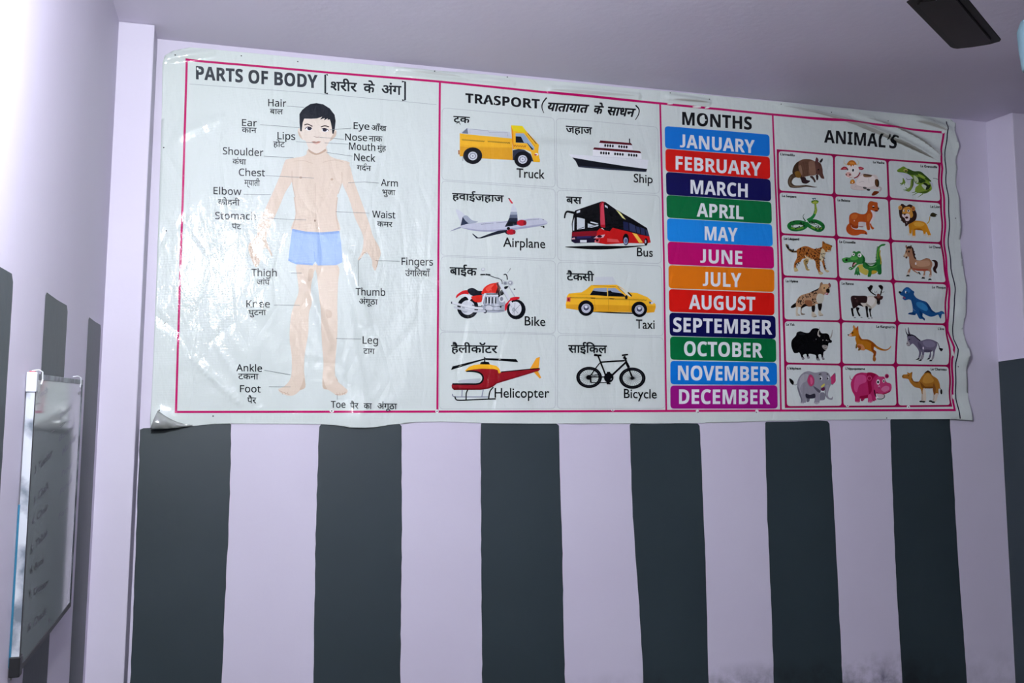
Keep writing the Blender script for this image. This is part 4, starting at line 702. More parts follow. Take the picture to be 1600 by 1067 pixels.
def reindeer(t):
    t.P('#cdc6b8', '680,390 860,372 905,460 935,560 880,645 790,700 700,645 560,642 520,548 640,548').P('#dcd8d0', '700,420 850,410 880,520 800,620 700,600').P('#9c9484', '660,560 760,620 800,690 700,640').P('#2c1c1c', '268,420 320,360 480,365 670,375 682,500 640,552 520,552 590,642 470,612 430,642 400,662 330,692 290,560').P('#1a1012', '480,560 590,640 470,612 440,640').E('#7a5c54', 390, 430, 22, 14, 30).E('#3e2a28', 430, 500, 30, 40)
    for p in ('275,680 330,690 332,780 350,880 310,887 280,760', '400,660 492,680 462,760 515,868 480,887 430,790', '640,630 702,650 702,780 720,905 678,907 658,780', '725,695 795,700 772,780 795,895 765,897 745,800'): t.P('#100c0e', p)
    for x, y, w_ in ((370, 926, 30), (542, 920, 28), (728, 940, 26), (802, 935, 26)): t.E('#1a1a1c', x, y, w_, 9)
    t.L('#150e0c', 26, '905,355 780,272 715,180', 36).P('#150e0c', '688,150 722,145 770,92 828,120 805,190 770,245 730,230').L('#150e0c', 26, '1018,362 1035,290 1050,225', 34).P('#150e0c', '968,110 1032,88 1088,140 1065,225 1010,180')
    for p in ('880,300 875,240', '905,290 938,236', '1040,290 1110,268', '960,330 955,280', '800,260 815,220', '1090,268 1125,262'): t.L('#3a2420', 13, p, 6)
    t.P('#38201e', '855,380 920,375 1000,365 1085,380 1065,455 1015,480 1002,582 940,587 920,470 870,420').P('#6a3c34', '930,330 1000,320 1010,420 940,430').E('#120a0a', 935, 435, 13, 12).E('#120a0a', 1010, 432, 12, 12).P('#160e0e', '930,500 1005,500 1002,585 940,588').E('#50504e', 965, 580, 26, 12)
def seal(t):
    t.P('#1c4f86', '80,225 110,200 160,213 200,150 270,100 340,105 420,170 482,215 470,280 540,370 660,430 780,470 860,560 930,680 1010,742 1100,732 1170,705 1230,730 1248,782 1180,792 1150,902 1110,862 1080,802 980,842 880,852 780,812 680,762 690,842 745,900 737,952 690,912 610,902 560,812 530,772 500,812 400,802 318,785 350,750 430,732 440,650 420,520 390,430 330,410 240,432 178,382 200,332 130,300').P('#2f78ac', '550,480 700,500 820,620 790,710 640,650 540,560').P('#2a66a0', '230,180 300,140 380,180 340,250 250,250').P('#123a6c', '780,475 860,560 930,680 1010,742 930,735 840,640').P('#123a6c', '610,690 690,760 690,842 745,900 737,950 690,910 640,850').P('#123a6c', '330,780 440,740 520,790 400,802').P('#2a66a0', '1090,760 1170,730 1225,760 1160,790')
    t.E('#0c0c12', 105, 225, 32, 26).E('#f2f4f6', 258, 222, 16, 34).E('#10141c', 285, 232, 16, 20).P('#9c4a6c', '190,345 240,350 250,390 200,380').L('#0e2c54', 8, '430,390 450,500 500,600').L('#7fa8cc', 7, '450,650 505,700')
def yak(t):
    t.L('#aea99e', 52, '890,385 825,345 838,260 880,148', 10).P('#0a0a0d', '143,600 165,480 260,370 290,290 380,258 480,290 600,290 680,200 780,178 862,210 905,290 960,310 1060,310 1122,360 1152,460 1198,500 1180,552 1110,562 1092,650 1040,742 980,792 972,862 965,900 1005,972 940,972 910,852 840,862 862,962 885,1000 800,992 780,882 720,852 590,842 622,942 560,947 530,842 445,872 485,962 430,982 398,902 350,802 300,815 220,812 170,722')
    t.L('#aea99e', 44, '888,388 835,350 842,270 868,215', 20).L('#9a958c', 44, '1150,440 1192,350 1208,215', 8).P('#9a948e', '938,622 1010,608 1092,640 1045,735 970,700').L('#1c1a18', 10, '970,680 1020,700 1060,690').E('#3a3634', 1015, 640, 18, 10)
    for x, y in ((440, 945), (582, 918), (830, 965), (962, 940)): t.P('#8e8a90', [(x - 30, y + 10), (x, y - 25), (x + 35, y + 25), (x, y + 30)])
    t.E('#c8c4c0', 1050, 487, 18, 10).E('#c8c4c0', 958, 484, 12, 10).E('#8a8688', 1092, 503, 9, 9).E('#7a7678', 780, 462, 9, 16).P('#1c1c22', '300,300 420,290 520,330 380,360')
def kangaroo(t):
    t.P('#6b4a18', '338,690 350,590 380,565 382,680').P('#b57018', '150,350 220,300 280,210 268,150 295,98 332,150 355,170 402,118 412,200 432,340 500,450 640,463 750,510 870,620 1000,692 1120,722 1200,682 1248,628 1238,680 1150,747 1020,752 900,712 812,652 802,720 868,780 842,900 862,970 830,1032 778,1000 782,900 790,820 700,762 600,722 480,742 400,682 358,560 330,450 340,388 260,392 170,385')
    t.P('#8e4c10', '430,340 500,450 640,463 750,510 870,620 820,640 730,560 600,500 480,490 420,420').P('#8e4410', '750,540 820,600 800,720 868,780 842,900 790,890 800,820 740,720').P('#c88454', '380,622 450,580 540,622 580,732 485,737').P('#a04c20', '390,620 470,640 480,690 410,690').P('#6b4a18', '398,745 430,680 475,700 445,748').P('#a04a28', '345,200 400,128 408,200 375,235').P('#c89058', '285,190 298,120 322,170').P('#e0b0a0', '165,350 222,328 240,372 180,388').E('#141010', 150, 348, 18, 16).E('#141010', 262, 298, 20, 22).L('#7a3c10', 8, '870,640 1000,712 1120,735 1210,690').P('#a0622a', '780,930 840,920 862,975 830,1030 780,1002')
def donkey(t):
    t.L('#2a2632', 34, '270,300 235,230 215,135', 8).L('#4e4a58', 60, '325,300 300,220 290,105', 12).L('#4a4656', 20, '945,460 1020,520 1048,640').P('#101014', '1040,635 1135,660 1095,725 1050,682')
    t.P('#6a6478', '258,330 300,290 400,290 480,350 590,450 760,410 900,430 980,480 1002,560 952,680 932,780 922,900 868,932 900,760 850,702 852,862 790,902 820,742 700,742 682,822 652,922 588,932 630,802 620,732 592,862 540,902 560,762 530,662 430,542 380,532 310,592 248,562 268,440').P('#565066', '530,480 620,560 640,680 560,640').P('#7d768c', '660,470 860,450 960,540 880,620 720,600').P('#4e485c', '700,680 860,690 850,740 700,745').L('#1e1a26', 28, '345,300 440,322 520,390 595,452').P('#1e1a26', '258,345 275,285 340,290 360,330 300,330').P('#a8a4a4', '248,562 240,510 275,450 320,500 330,560 300,595').E('#121016', 318, 418, 14, 18).E('#2c2a30', 262, 520, 14, 12).L('#2c2832', 8, '280,570 330,575').E('#e6e2ea', 662, 640, 14, 36).P('#8d8890', '620,820 680,830 650,922 590,930').P('#8d8890', '880,860 925,860 918,905 868,930')
    for p in ('468,932 550,893 575,905 545,937', '532,967 580,928 630,935 610,967', '742,932 800,888 828,915 810,930', '798,972 850,933 892,945 862,980'): t.P('#0c0c10', p, False)
def elephant(t):
    t.P('#0c0c0c', '68,345 160,400 182,470 152,512 90,450').L('#77757f', 16, '170,500 225,517 275,480').P('#77757f', '1120,350 1200,240 1250,205 1262,330 1200,500 1140,490').P('#b03464', '1122,345 1200,250 1240,238 1262,410 1190,492 1140,470').P('#6c6a76', '510,760 590,830 580,935 512,940').P('#7d7b87', '860,720 975,720 985,880 870,922 850,860')
    t.P('#8f8d97', '263,560 280,400 350,270 450,190 570,163 720,200 880,178 1000,178 1082,220 1132,320 1142,480 1092,620 1062,760 1092,842 1150,852 1182,808 1175,892 1080,882 1000,802 965,640 850,720 842,980 708,990 715,850 510,850 492,965 358,990 368,900 310,740').P('#2c2a38', '490,735 600,770 722,735 722,852 510,852').P('#a6a4ac', '340,350 450,240 560,260 500,420 400,480 340,620 400,760 330,640').P('#6e6c78', '263,560 310,740 368,900 358,985 400,900 350,740 310,600').P('#55525f', '680,540 860,655 850,720 760,660').P('#9c9aa4', '1000,540 1080,520 1060,700 1030,800 990,700')
    t.P('#7c7a84', '520,420 575,245 660,265 720,380 700,520 600,560').P('#b43c68', '528,412 580,262 650,272 708,382 688,512 600,542').P('#d0608a', '600,330 650,340 670,450 620,500').E('#f0f0f2', 882, 345, 34, 48).E('#101014', 870, 352, 22, 32).E('#f0f0f2', 1068, 345, 28, 44).E('#101014', 1055, 350, 18, 28).L('#15151a', 17, '830,252 865,235 890,240').L('#15151a', 15, '1030,235 1065,245')
    t.P('#5a2040', '872,620 965,570 975,640 932,672').P('#d8cc60', '878,560 960,480 978,520 910,577').L('#55525f', 14, '985,560 990,720 1020,810')
    for x in (370, 410, 450, 730, 780, 820, 885, 930): t.E('#d8d6da', x, 980 if x < 840 else 912, 13, 12)
def hippo(t):
    t.L('#8a1c48', 22, '215,390 165,350 158,275', 8).P('#8e1c4a', '440,860 520,860 510,920 440,925').P('#8e1c4a', '760,850 830,870 820,915 750,930')
    t.P('#b52a62', '178,500 210,380 300,250 440,198 580,205 700,193 840,240 920,300 1000,300 1050,320 1100,440 1200,480 1232,580 1190,692 1062,747 1000,770 830,740 820,860 800,905 750,900 722,962 620,962 610,852 500,880 420,870 402,962 290,942 280,802 210,662').P('#cc5088', '300,320 440,250 560,300 560,440 400,520 330,700 260,600').P('#94103c', '590,230 700,200 820,250 760,330 700,460 720,640 640,760 420,800 430,860 610,850 640,760 620,560').P('#c03c70', '770,560 830,350 930,298 1042,340 1100,450 1212,490 1228,590 1182,692 1042,742 880,722 800,640').P('#d0709a', '960,620 1060,540 1160,560 1160,640 1040,690').P('#8a1030', '830,690 960,745 1180,690 1060,750 900,760').P('#c8487c', '620,780 700,770 722,950 640,950')
    t.E('#b83468', 1110, 290, 54, 58).E('#7a1238', 1115, 292, 28, 34).E('#c8487c', 655, 340, 62, 64).E('#94103c', 655, 345, 44, 46).E('#f4f2f4', 882, 440, 42, 66).E('#120c12', 880, 442, 25, 38).E('#f4f2f4', 1028, 412, 30, 46).E('#120c12', 1030, 416, 18, 28).E('#d890b0', 905, 560, 26, 34).E('#7a1238', 905, 582, 14, 22).P('#c9b8bc', '838,742 1010,762 1032,830 900,842')
    t.L('#1c0a10', 26, '780,640 800,750 825,815').L('#1c0a10', 18, '850,870 980,872 1042,830 1042,765').L('#5a0c28', 14, '1130,700 1190,670')
    for x in (320, 350, 385, 500, 640, 665, 712, 800): t.E('#d8a8bc', x, 955 if x < 740 and x != 500 else 912, 11, 15)
def camel(t):
    t.L('#5a3c1c', 15, '1050,540 1075,600 1095,625').E('#14100c', 1112, 690, 28, 68, -6).P('#c3b6a4', '600,730 632,740 628,920 585,910').P('#c3b6a4', '905,740 945,740 930,870 880,925 900,850')
    t.P('#a87028', '98,300 130,250 230,240 232,188 290,213 358,185 352,330 400,420 510,432 580,320 660,220 740,143 812,180 862,270 990,360 1050,480 1072,600 1035,620 1042,750 1000,775 960,740 945,770 910,740 880,600 690,602 705,742 660,760 625,650 620,745 600,742 560,612 420,572 310,462 260,372 190,352 120,342').P('#7c4a18', '560,440 640,520 700,560 880,560 880,602 690,604 600,580').P('#c08a38', '640,320 740,220 840,300 900,420 740,480 620,440').P('#3c2412', '648,225 740,143 812,180 842,245 780,205 720,200').P('#8a5420', '900,470 960,600 945,760 910,740 880,600').P('#7c4a18', '350,330 400,420 510,432 470,470 380,430 330,370')
    t.P('#d8cbb8', '625,650 670,600 712,742 705,930 640,932').P('#d8cbb8', '960,740 1030,740 1000,860 960,940 900,930 945,850').P('#6a4418', '335,200 358,185 352,300').E('#1a100a', 262, 278, 14, 10).E('#3a2410', 118, 290, 20, 14).L('#5c3a14', 7, '105,325 180,340')
    for x, y in ((578, 940), (645, 946), (825, 930), (890, 956)): t.E('#100e0e', x, y, 46, 22)
ANI = [  # picture, builder, crop origin, printed name (base line in photo pixels)
 ('armadillo_picture', armadillo, 1220, 235, "L'armadillo", 1218.2, 242.8, 1240.4, 245), ('cow_picture', cow, 1305, 240, 'La Vache', 1362.8, 255.4, 1380.6, 256.6), ('frog_picture', frog, 1390, 250, 'La Grenouille', 1436.9, 261.6, 1462, 263.4),
 ('snake_picture', snake, 1220, 300, 'Le Serpent', 1220.8, 308, 1243, 309.6), ('weasel_picture', weasel, 1305, 308, 'La Belette', 1307.8, 314.4, 1327.5, 315.8), ('lion_picture', lion, 1392, 312, 'Le Lion', 1451.3, 325, 1465, 325.8),
 ('leopard_picture', leopard, 1222, 370, 'Le Léopard', 1222.8, 374.8, 1246, 376), ('crocodile_picture', croc, 1308, 375, 'Le Crocodile', 1310.4, 379.6, 1335.6, 380.8), ('horse_picture', horse, 1396, 378, 'Le Cheval', 1450.4, 387.6, 1468.5, 388.6),
 ('hyena_picture', hyena, 1224, 436, 'La Hyène', 1226.2, 441, 1245, 441.6), ('reindeer_picture', reindeer, 1312, 440, 'Le Renne', 1314.3, 444.6, 1332.8, 445.4), ('seal_picture', seal, 1398, 443, 'Le Phoque', 1453.2, 450.8, 1473, 451.6),
 ('yak_picture', yak, 1226, 502, 'Le Yak', 1227.2, 508.6, 1240, 509), ('kangaroo_picture', kangaroo, 1315, 502, 'Le Kangourou', 1368, 512, 1397, 512.8), ('donkey_picture', donkey, 1400, 505, "L'âne", 1464, 515.4, 1473.6, 515.8),
 ('elephant_picture', elephant, 1228, 570, "L'éléphant", 1229.2, 577, 1250.2, 577.6), ('hippopotamus_picture', hippo, 1317, 570, "L'hippopotame", 1320, 577.6, 1349.8, 578), ('camel_picture', camel, 1402, 570, 'Le Chameau', 1452.2, 578.4, 1476.4, 579)]
for i, (nm, fn, ox, oy, cap, x0, y0, x1, y1) in enumerate(ANI):
    r, q = divmod(i, 3); t = Art()
    cell = [COLX[r][q], COLX[r][q + 1], COLX[r + 1][q + 1], COLX[r + 1][q]]
    cc = (sum(p[0] for p in cell) / 4, sum(p[1] for p in cell) / 4)
    cell = [(p[0] + (1.6 if p[0] < cc[0] else -1.6), p[1] + (1.5 if p[1] < cc[1] else -1.5)) for p in cell]
    t.P(BG, rquad(cell, 5), False); t.F(ox, oy, 16.41); fn(t); t.F(0, 0, 1); t.T('#17181c', cap, x0, y0, x1, y1, 3.6, 'gill', 0, .03)
    t.build(nm, chart, ORG, base=.0008)

# ------------------------------------------------------------------ nails that hold the banner, torn spots of print
def nail(x, y, r=.0022):
    p = on_back(x, y); d = relief(p.x, p.z); bm = bmesh.new()
    lathe(bm, [(.0006, 0), (.0008, d + .001), (r, d + .0012), (r * .8, d + .0022), (.0004, d + .0026)], (0, 0, 0), 10)
    bmesh.ops.rotate(bm, verts=bm.verts, cent=(0, 0, 0), matrix=Matrix.Rotation(math.pi / 2, 3, 'X'))
    for v in bm.verts: v.co += Vector((p.x, 0, p.z)) - ORG
    return mesh_obj('nail', bm, NAILM, banner)
NAILM = mat('nail_steel', '#2a2a2c', .4, .8)
for x, y in ((274, 88), (377, 88), (465, 97), (678, 124 - 11), (792, 121), (1046, 146), (1107, 156), (1218, 164), (1297, 176.5), (1386.5, 189.5), (1489, 342), (256, 231), (260, 361), (258, 505), (249, 641), (333, 650), (518, 642), (682.5, 642.5), (957, 641), (1090, 644), (1181, 644), (1323, 634), (1418, 636), (1384, 653), (1494, 573)): nail(x, y)
# peeled, folded over corner of the sheet at the lower left
bm = bmesh.new(); n, m_ = 16, 10
A0, A1, A2 = W(236, 670), W(247, 641.5), W(301, 664)
grid = []
for i in range(n + 1):
    u = i / n; row = []
    for j in range(m_ + 1):
        v = j / m_
        lo = (A0[0] + (A2[0] - A0[0]) * u, A0[1] + (A2[1] - A0[1]) * u - .004 * math.sin(math.pi * u)); hi = (A1[0] + (A2[0] - A1[0]) * u, A1[1] + (A2[1] - A1[1]) * u - .010 * math.sin(math.pi * u))
        x, z = lo[0] + (hi[0] - lo[0]) * v, lo[1] + (hi[1] - lo[1]) * v
        x = max(x, PLX + .0015)
        d = .007 + relief(x, z) + .026 * (1 - u) * math.sin(math.pi * min(1, .18 + v * .82)) ** .8 + .002 * math.sin(u * 23 + v * 9)
        row.append(bm.verts.new((x - ORG.x, -d - ORG.y, z - ORG.z)))
    grid.append(row)
for i in range(n):
    for j in range(m_): bm.faces.new((grid[i][j], grid[i + 1][j], grid[i + 1][j + 1], grid[i][j + 1]))
bmesh.ops.remove_doubles(bm, verts=bm.verts, dist=1e-5)
FLAP = mat('bare_vinyl_back', '#b9beba', .24, .55)
fl = part(mesh_obj('folded_corner', bm, FLAP, banner, True), 'shiny peeled lower left corner'); sm = fl.modifiers.new('thickness', 'SOLIDIFY'); sm.thickness = .0006; sm.offset = 1

# ------------------------------------------------------------------ whiteboard on the left wall
XBF, XBB = XL + .0185, XL + .0025                     # face and back of the board
q = [on_side(*p, XBF) for p in ((52.5, 580.5), (128.6, 595.2), (112.5, 945), (35, 1046))]
y0, y1 = (q[0].y + q[3].y) / 2, (q[1].y + q[2].y) / 2; z1, z0 = (q[0].z + q[1].z) / 2, (q[2].z + q[3].z) / 2
wb = tag(empty('whiteboard', (XBB, (y0 + y1) / 2, z0)), 'small worn whiteboard with a handwritten list hung on the left wall', 'whiteboard')
WO = Vector((XBB, (y0 + y1) / 2, z0))
ALU = mat('worn_dark_aluminium', '#5c6068', .38, .7); nt = ALU.node_tree
tcx = bump_paint(ALU, 90, .5, .0008); nz = nd(ALU, 'ShaderNodeTexNoise'); nz.inputs['Scale'].default_value = 26; nz.inputs['Detail'].default_value = 7; lk(ALU, tcx.outputs['Object'], nz.inputs['Vector'])
rp = nd(ALU, 'ShaderNodeValToRGB'); rp.color_ramp.elements[0].position = .42; rp.color_ramp.elements[1].position = .62; rp.color_ramp.elements[0].color = lin('#3c4048'); rp.color_ramp.elements[1].color = lin('#7e848c'); lk(ALU, nz.outputs['Fac'], rp.inputs[0]); lk(ALU, rp.outputs[0], ALU.node_tree.nodes['Principled BSDF'].inputs['Base Color'])
WHT = mat('white_edge_plastic', '#e4e6ec', .4)
n4 = nd(WHT, 'ShaderNodeTexNoise'); tc4 = nd(WHT, 'ShaderNodeTexCoord'); n4.inputs['Scale'].default_value = 14; n4.inputs['Detail'].default_value = 8; lk(WHT, tc4.outputs['Object'], n4.inputs['Vector'])
r4 = nd(WHT, 'ShaderNodeValToRGB'); r4.color_ramp.elements[0].position = .38; r4.color_ramp.elements[1].position = .52; r4.color_ramp.elements[0].color = lin('#59616b'); r4.color_ramp.elements[1].color = lin('#a3a7af'); lk(WHT, n4.outputs['Fac'], r4.inputs[0]); lk(WHT, r4.outputs[0], WHT.node_tree.nodes['Principled BSDF'].inputs['Base Color'])
ENAM = mat('glossy_board_face', '#8f9698', .06); MARK = mat('marker_black', '#20242a', .3); FAINT = mat('marker_wiped', '#7d838c', .2); BLK = mat('black_plastic', '#121316', .45); TEAL = mat('blue_film', '#1f5a74', .4); REDM = mat('red_plastic', '#b8283c', .4)
def at(bm, o):
    for v in bm.verts: v.co -= o
    return bm
def bpart(name, a_, b_, m_, bev=.0012, parent=None):
    return mesh_obj(name, at(boxm(a_, b_, bev), WO), m_, parent or wb)
FW = .011
bm = boxm((XBB + .004, y0 + FW * .5, z0 + FW * .5), (XBF - .0015, y1 - FW * .5, z1 - FW * .5)); at(bm, WO)
class Hand:
    """marker lines on the board face, mapped from the photo onto the board plane"""
    def __init__(s): s.k = 0
    def add(s, pts2, tri, mi):
        s.k += 1; vs = []
        for x, y in pts2:
            p = on_side(x, y, XBF - .0015); vs.append(bm.verts.new(Vector((XBF - .0012 + s.k * 2e-6, p.y, p.z)) - WO))
        for t in tri:
            if len(set(t)) == 3:
                try:
                    f = bm.faces.new([vs[i] for i in t]); f.material_index = mi; f.normal_update()
                    if f.normal.x < 0: f.normal_flip()
                except ValueError: pass
    def text(s, body, x0, y0_, x1, y1_, cap, mi, sl=.3):
        v, tri = glyphs(body, 'gill', .015); xs = [p[0] for p in v]; a_, b_ = min(xs), max(xs); H = CAPH['gill']
        s.add([(x0 + (x1 - x0) * (x - a_) / (b_ - a_) + sl * cap * y / H * .3, y0_ + (y1_ - y0_) * (x - a_) / (b_ - a_) - cap * y / H) for x, y in v], tri, mi)
    def line(s, pts, w_, mi):
        l = []; r = []
        for i in range(len(pts)):
            a_, b_ = pts[max(i - 1, 0)], pts[min(i + 1, len(pts) - 1)]; dx, dy = b_[0] - a_[0], b_[1] - a_[1]; d = math.hypot(dx, dy) or 1
            l.append((pts[i][0] - dy / d * w_ / 2, pts[i][1] + dx / d * w_ / 2)); r.append((pts[i][0] + dy / d * w_ / 2, pts[i][1] - dx / d * w_ / 2))
        n = len(pts); s.add(l + r, [t for i in range(n - 1) for t in ((i, i + 1, n + i + 1), (i, n + i + 1, n + i))], mi)
h = Hand()
for b_, x0, ya, x1, yb, cp in (('2. Teacher', 53, 742, 81, 712, 13), ('3. Chalk', 51.5, 789, 76, 762, 13), ('4. Chair', 48.5, 822, 75, 795, 12), ('5. Table', 46.5, 866, 73, 836, 12), ('6. Book', 46.5, 897, 69, 877, 11), ('7. Duster', 44, 936, 75, 914, 11), ('8. Desk', 42.5, 988, 73, 958, 12)): h.text(b_, x0, ya, x1, yb, cp, 1)
for b_, x0, ya, x1, yb, cp in (('Teach', 58, 623, 74, 613, 9), ('Whiteboard', 93, 655, 112, 638, 9), ('Marker', 97, 712, 119, 685, 11), ('Paper', 96, 745, 113, 728, 9), ('Pencil', 93, 775, 112, 752, 10), ('Fan', 91, 812, 105, 798, 9), ('Board', 92, 690, 116, 668, 9)): h.text(b_, x0, ya, x1, yb, cp, 2)
h.line([(57, 631), (63, 629)], 1, 1); h.line([(93, 667), (102, 659), (110, 658)], 1, 1); h.line([(80, 675), (85, 672)], 1.6, 1); h.line([(55, 608), (54.5, 613)], 1.6, 1); h.line([(123.5, 612), (123.3, 617)], 1.6, 1); h.line([(76.5, 966), (78, 971)], 3, 1)
panel = mesh_obj('panel', bm, [ENAM, MARK, FAINT], wb)
bpart('frame_rail', (XBB, y0, z1 - FW), (XBF, y1, z1), ALU); bpart('frame_rail', (XBB, y0, z0), (XBF, y1, z0 + FW), BLK, .0012)['label'] = 'black lower rail'
bpart('frame_rail', (XBB, y1 - FW * .8, z0 + FW), (XBF, y1, z1 - FW), ALU)
nr = bpart('frame_rail', (XBB, y0, z0 + FW), (XBF - .001, y0 + .006, z1 - FW), WHT); nr['label'] = 'white scuffed near rail'
bm = boxm((XBF - .0010, y0, z0 + FW), (XBF, y0 + .0058, z1 - FW), .0003); mesh_obj('edge_seal', at(bm, WO), BLK, wb)
bm = boxm((XBB - .0022, y0 - .0012, z0 + FW), (XBB + .0015, y0 + .003, z0 + .30), .0005); mesh_obj('film_strip', at(bm, WO), TEAL, wb)
cc_ = mesh_obj('corner_cap', at(boxm((XBB - .001, y0 - .003, z1 - .034), (XBF + .0015, y0 + .014, z1 + .003), .002), WO), mat('cap_white', '#b0b3ba', .4), wb); cc_['label'] = 'white upper corner cap'
bm = boxm((XBB + .003, y0, z1 + .0025), (XBF - .003, y0 + .012, z1 + .005), .001); mesh_obj('corner_plug', at(bm, WO), REDM, cc_)
lc = mesh_obj('corner_cap', at(boxm((XBB - .001, y0 - .004, z0 - .006), (XBF + .0015, y0 + .022, z0 + .030), .002), WO), BLK, wb); lc['label'] = 'black lower corner cap'
bm = bmesh.new(); tube(bm, [Vector((XBB + .002, y0 + .006 + .012 * t, z0 - .012 + .014 * math.sin(3 * t))) for t in (0, .25, .5, .75, 1)], .0014, 8); mesh_obj('hanging_wire', at(bm, WO), mat('tin_wire', '#8c8a86', .4, .7), wb)
for yy in (y0 + .045, y1 - .055):
    bm = bmesh.new(); tube(bm, [Vector((XBB, yy, z1 + .006)), Vector((XBF - .004, yy, z1 + .008)), Vector((XBF + .002, yy + .002, z1 + .004)), Vector((XBF + .0022, yy + .004, z1 - .010)), Vector((XBF + .002, yy - .006, z1 - .020))], .0015, 8)
    mesh_obj('wire_hook', at(bm, WO), mat('white_wire', '#b8bac0', .5), wb)

# ------------------------------------------------------------------ ceiling fan (upper right)
ZF = EYE + .90
p_r, p_t1, p_t2 = on_level(1407, 5, ZF), on_level(1495, 82, ZF), on_level(1560.5, 59, ZF)
ax = (p_t1 - p_r).normalized(); ang = math.atan2(ax.y, ax.x) + .03
dv = Vector((math.cos(ang), math.sin(ang), 0)); tm = (p_t1 + p_t2) / 2; RF = .60
FC = tm - dv * RF; FC.z = CEIL
fan = tag(empty('ceiling_fan', FC), 'dark brown ceiling fan with one blade reaching in at upper right', 'ceiling fan')
FB = mat('dark_brown_enamel', '#0e0908', .5, 0, .2); FBI = mat('brown_blade_panel', '#170e0a', .5, 0, .25); CREAM = mat('cream_enamel', '#d8d2bc', .35)
bm = bmesh.new(); lathe(bm, [(.02, 0), (.062, -.002), (.058, -.03), (.022, -.055)], (0, 0, 0)); mesh_obj('canopy', bm, CREAM, fan, True)
bm = bmesh.new(); tube(bm, [(0, 0, -.04), (0, 0, -.19)], .0115, 14); mesh_obj('downrod', bm, CREAM, fan, True)
zf = ZF - CEIL
bm = bmesh.new(); lathe(bm, [(.03, zf + .075), (.06, zf + .070), (.098, zf + .045), (.108, zf + .02), (.108, zf - .005), (.085, zf - .035), (.04, zf - .045)], (0, 0, 0)); mesh_obj('motor_housing', bm, CREAM, fan, True)
w_tip = (p_t2 - p_t1).length; r_root = (Vector((p_r.x, p_r.y, 0)) - Vector((FC.x, FC.y, 0))).dot(dv)
def outline(inset=0):
    r0, r1 = r_root + inset, RF - inset; wl0, wl1 = .058 - inset, w_tip / 2 - inset
    pts = [(r0, wl0 * .72), (r0 + .014, wl0), (r1 - .02, wl1 + .001), (r1 - .006, wl1 - .002), (r1 + .003, wl1 - .010), (r1 + .006, wl1 * .2), (r1 + .002, -wl1 * .5), (r1 - .010, -wl1 + .004), (r1 - .022, -wl1 - .001), (r0 + .014, -wl0 - .004), (r0, -wl0 * .72)]
    return pts
for k in range(3):
    bm = bmesh.new(); o1 = [bm.verts.new((x, y, -.0016)) for x, y in outline()]; f = bm.faces.new(o1)
    r = bmesh.ops.extrude_face_region(bm, geom=[f]); bmesh.ops.translate(bm, verts=[v for v in r['geom'] if isinstance(v, bmesh.types.BMVert)], vec=(0, 0, .0032))
    bmesh.ops.recalc_face_normals(bm, faces=bm.faces); bmesh.ops.bevel(bm, geom=list(bm.edges), offset=.0008, segments=1, affect='EDGES')
    bl = mesh_obj('blade', bm, FB, fan); bl.location = (0, 0, zf); bl.rotation_euler = (math.radians(5), 0, ang + k * 2 * math.pi / 3)
    bm = bmesh.new(); oi = outline(.018); vs = [bm.verts.new((x, y, -.0022)) for x, y in oi]; f = bm.faces.new(vs)
    r = bmesh.ops.extrude_face_region(bm, geom=[f]); top = [v for v in r['geom'] if isinstance(v, bmesh.types.BMVert)]
    bmesh.ops.translate(bm, verts=top, vec=(0, 0, -.003)); bmesh.ops.recalc_face_normals(bm, faces=bm.faces); bmesh.ops.bevel(bm, geom=list(bm.edges), offset=.0018, segments=2, affect='EDGES')
    mesh_obj('blade_panel', bm, FBI, bl)
    bm = boxm((.09, -.022, -.004), (r_root + .05, .022, .004), .0015); mesh_obj('blade_iron', bm, FB, bl)

# ------------------------------------------------------------------ pale pendant lamp at the right edge
zc = EYE + .80; pc = on_level(1629, 64, zc)
pend = tag(empty('pendant_lamp', (pc.x, pc.y, CEIL)), 'pale blue rounded shade hanging at the right edge beside fan blade', 'lamp')
PB = mat('pale_blue_shade', '#66818d', .5, 0, .3)
bm = bmesh.new(); R0 = .052; zz = pc.z - CEIL
lathe(bm, [(.006, zz + .062), (.026, zz + .060), (.042, zz + .048), (.050, zz + .026), (.048, zz - .02), (.044, zz - .06), (.040, zz - .066), (.036, zz - .06)], (0, 0, 0)); mesh_obj('lamp_shade', bm, PB, pend, True)
bm = bmesh.new(); tube(bm, [(0, 0, -.012), (0, 0, zz + .062)], .0028, 8); mesh_obj('cord', bm, mat('white_cord', '#d8d8d8', .5), pend)
bm = bmesh.new(); lathe(bm, [(.01, 0), (.034, -.001), (.032, -.014), (.006, -.018)], (0, 0, 0), 24); mesh_obj('ceiling_rose', bm, mat('white_rose', '#dcdcdc', .5), pend, True)

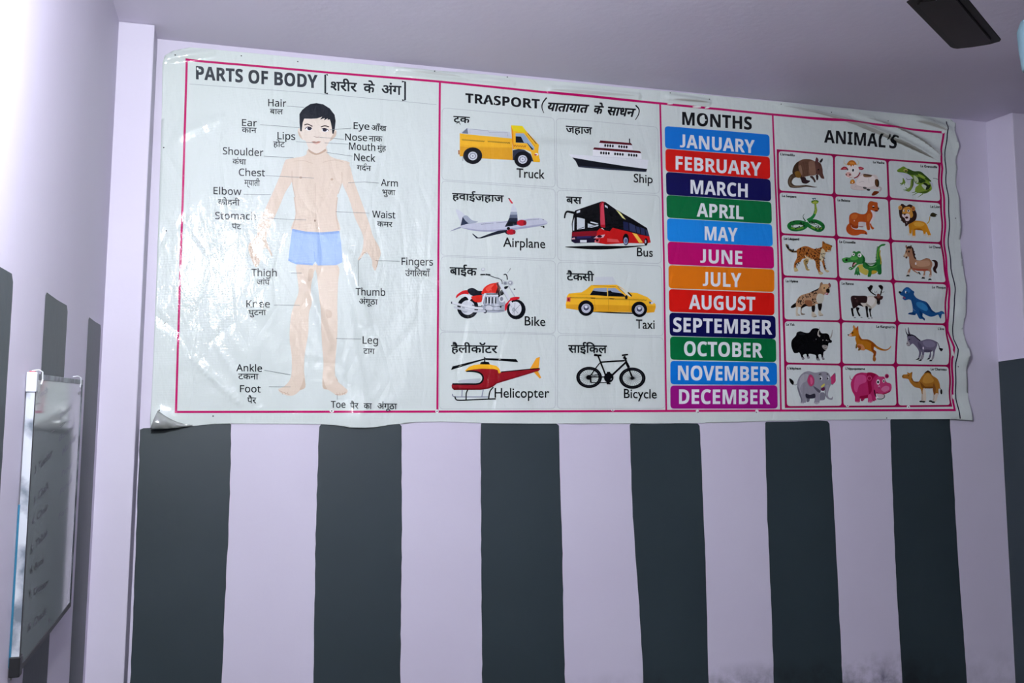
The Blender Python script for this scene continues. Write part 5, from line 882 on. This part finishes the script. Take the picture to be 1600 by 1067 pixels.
# ------------------------------------------------------------------ lamps: globe bulb on the left wall, added unseen fill tube on the rear wall
def fill_lamp(pos, d, normal, power, label, length=1.2):
    """added fill light: batten on the wall, glass tube, two lamp holders; pos = middle of the tube, d = along, normal = away from the wall"""
    d, nrm = Vector(d), Vector(normal); r = tag(empty('fill_lamp', pos), label, 'tube light')
    m = bpy.data.materials.new('lit_fill_tube'); m.use_nodes = True; b_ = m.node_tree.nodes['Principled BSDF']; b_.inputs['Emission Color'].default_value = (.93, .965, 1, 1); b_.inputs['Emission Strength'].default_value = power; b_.inputs['Base Color'].default_value = (.8, .8, .8, 1)
    bm = bmesh.new(); tube(bm, [-d * length / 2, d * length / 2], .014, 14); mesh_obj('fill_tube', bm, m, r, True)
    s = d.cross(nrm); bm = bmesh.new()
    def obox(c_, e):
        vs = [bm.verts.new(c_ + d * e[0] * i + nrm * e[1] * j + s * e[2] * k_) for i in (-1, 1) for j in (-1, 1) for k_ in (-1, 1)]
        for f in ((0, 1, 3, 2), (4, 6, 7, 5), (0, 4, 5, 1), (2, 3, 7, 6), (0, 2, 6, 4), (1, 5, 7, 3)): bm.faces.new([vs[i] for i in f])
    obox(-nrm * .034, (length / 2 + .03, .0155, .02)); bmesh.ops.recalc_face_normals(bm, faces=bm.faces); mesh_obj('fill_batten', bm, CREAM, r)
    for e in (-1, 1):
        bm = bmesh.new(); obox(d * e * (length / 2 + .012) - nrm * .004, (.012, .02, .016)); bmesh.ops.recalc_face_normals(bm, faces=bm.faces); mesh_obj('fill_lamp_holder', bm, CREAM, r)
    return r
def bulb_lamp(pos, power, label):
    """glass globe bulb in a holder on a short arm out of the wall"""
    r = tag(empty('bulb_lamp', pos), label, 'lamp')
    m = bpy.data.materials.new('lit_globe'); m.use_nodes = True; b_ = m.node_tree.nodes['Principled BSDF']; b_.inputs['Emission Color'].default_value = (.93, .965, 1, 1); b_.inputs['Emission Strength'].default_value = power; b_.inputs['Base Color'].default_value = (.8, .8, .8, 1)
    bm = bmesh.new(); bmesh.ops.create_uvsphere(bm, u_segments=28, v_segments=16, radius=.045); mesh_obj('globe', bm, m, r, True)
    bm = bmesh.new(); lathe(bm, [(.014, .036), (.019, .040), (.019, .075), (.015, .080)], (0, 0, 0), 20); mesh_obj('holder', bm, CREAM, r, True)
    bm = bmesh.new(); tube(bm, [(0, 0, .076), (-.01, 0, .092), (-.04, 0, .098), (pos[0] * 0 + XL - pos[0] + .004, 0, .098)], .006, 10); mesh_obj('arm', bm, CREAM, r, True)
    bm = boxm((XL - pos[0] + .0005, -.035, .063), (XL - pos[0] + .014, .035, .133), .004); mesh_obj('wall_plate', bm, CREAM, r)
    return r
bulb_lamp(LEFT_POS, LEFT_BULB, 'lit globe bulb on a short arm on the left wall')
fill_lamp(REAR_POS, (1, 0, 0), (0, 1, 0), REAR_FILL, 'added unseen fill light, a white tube on the rear wall facing the banner', 1.2)
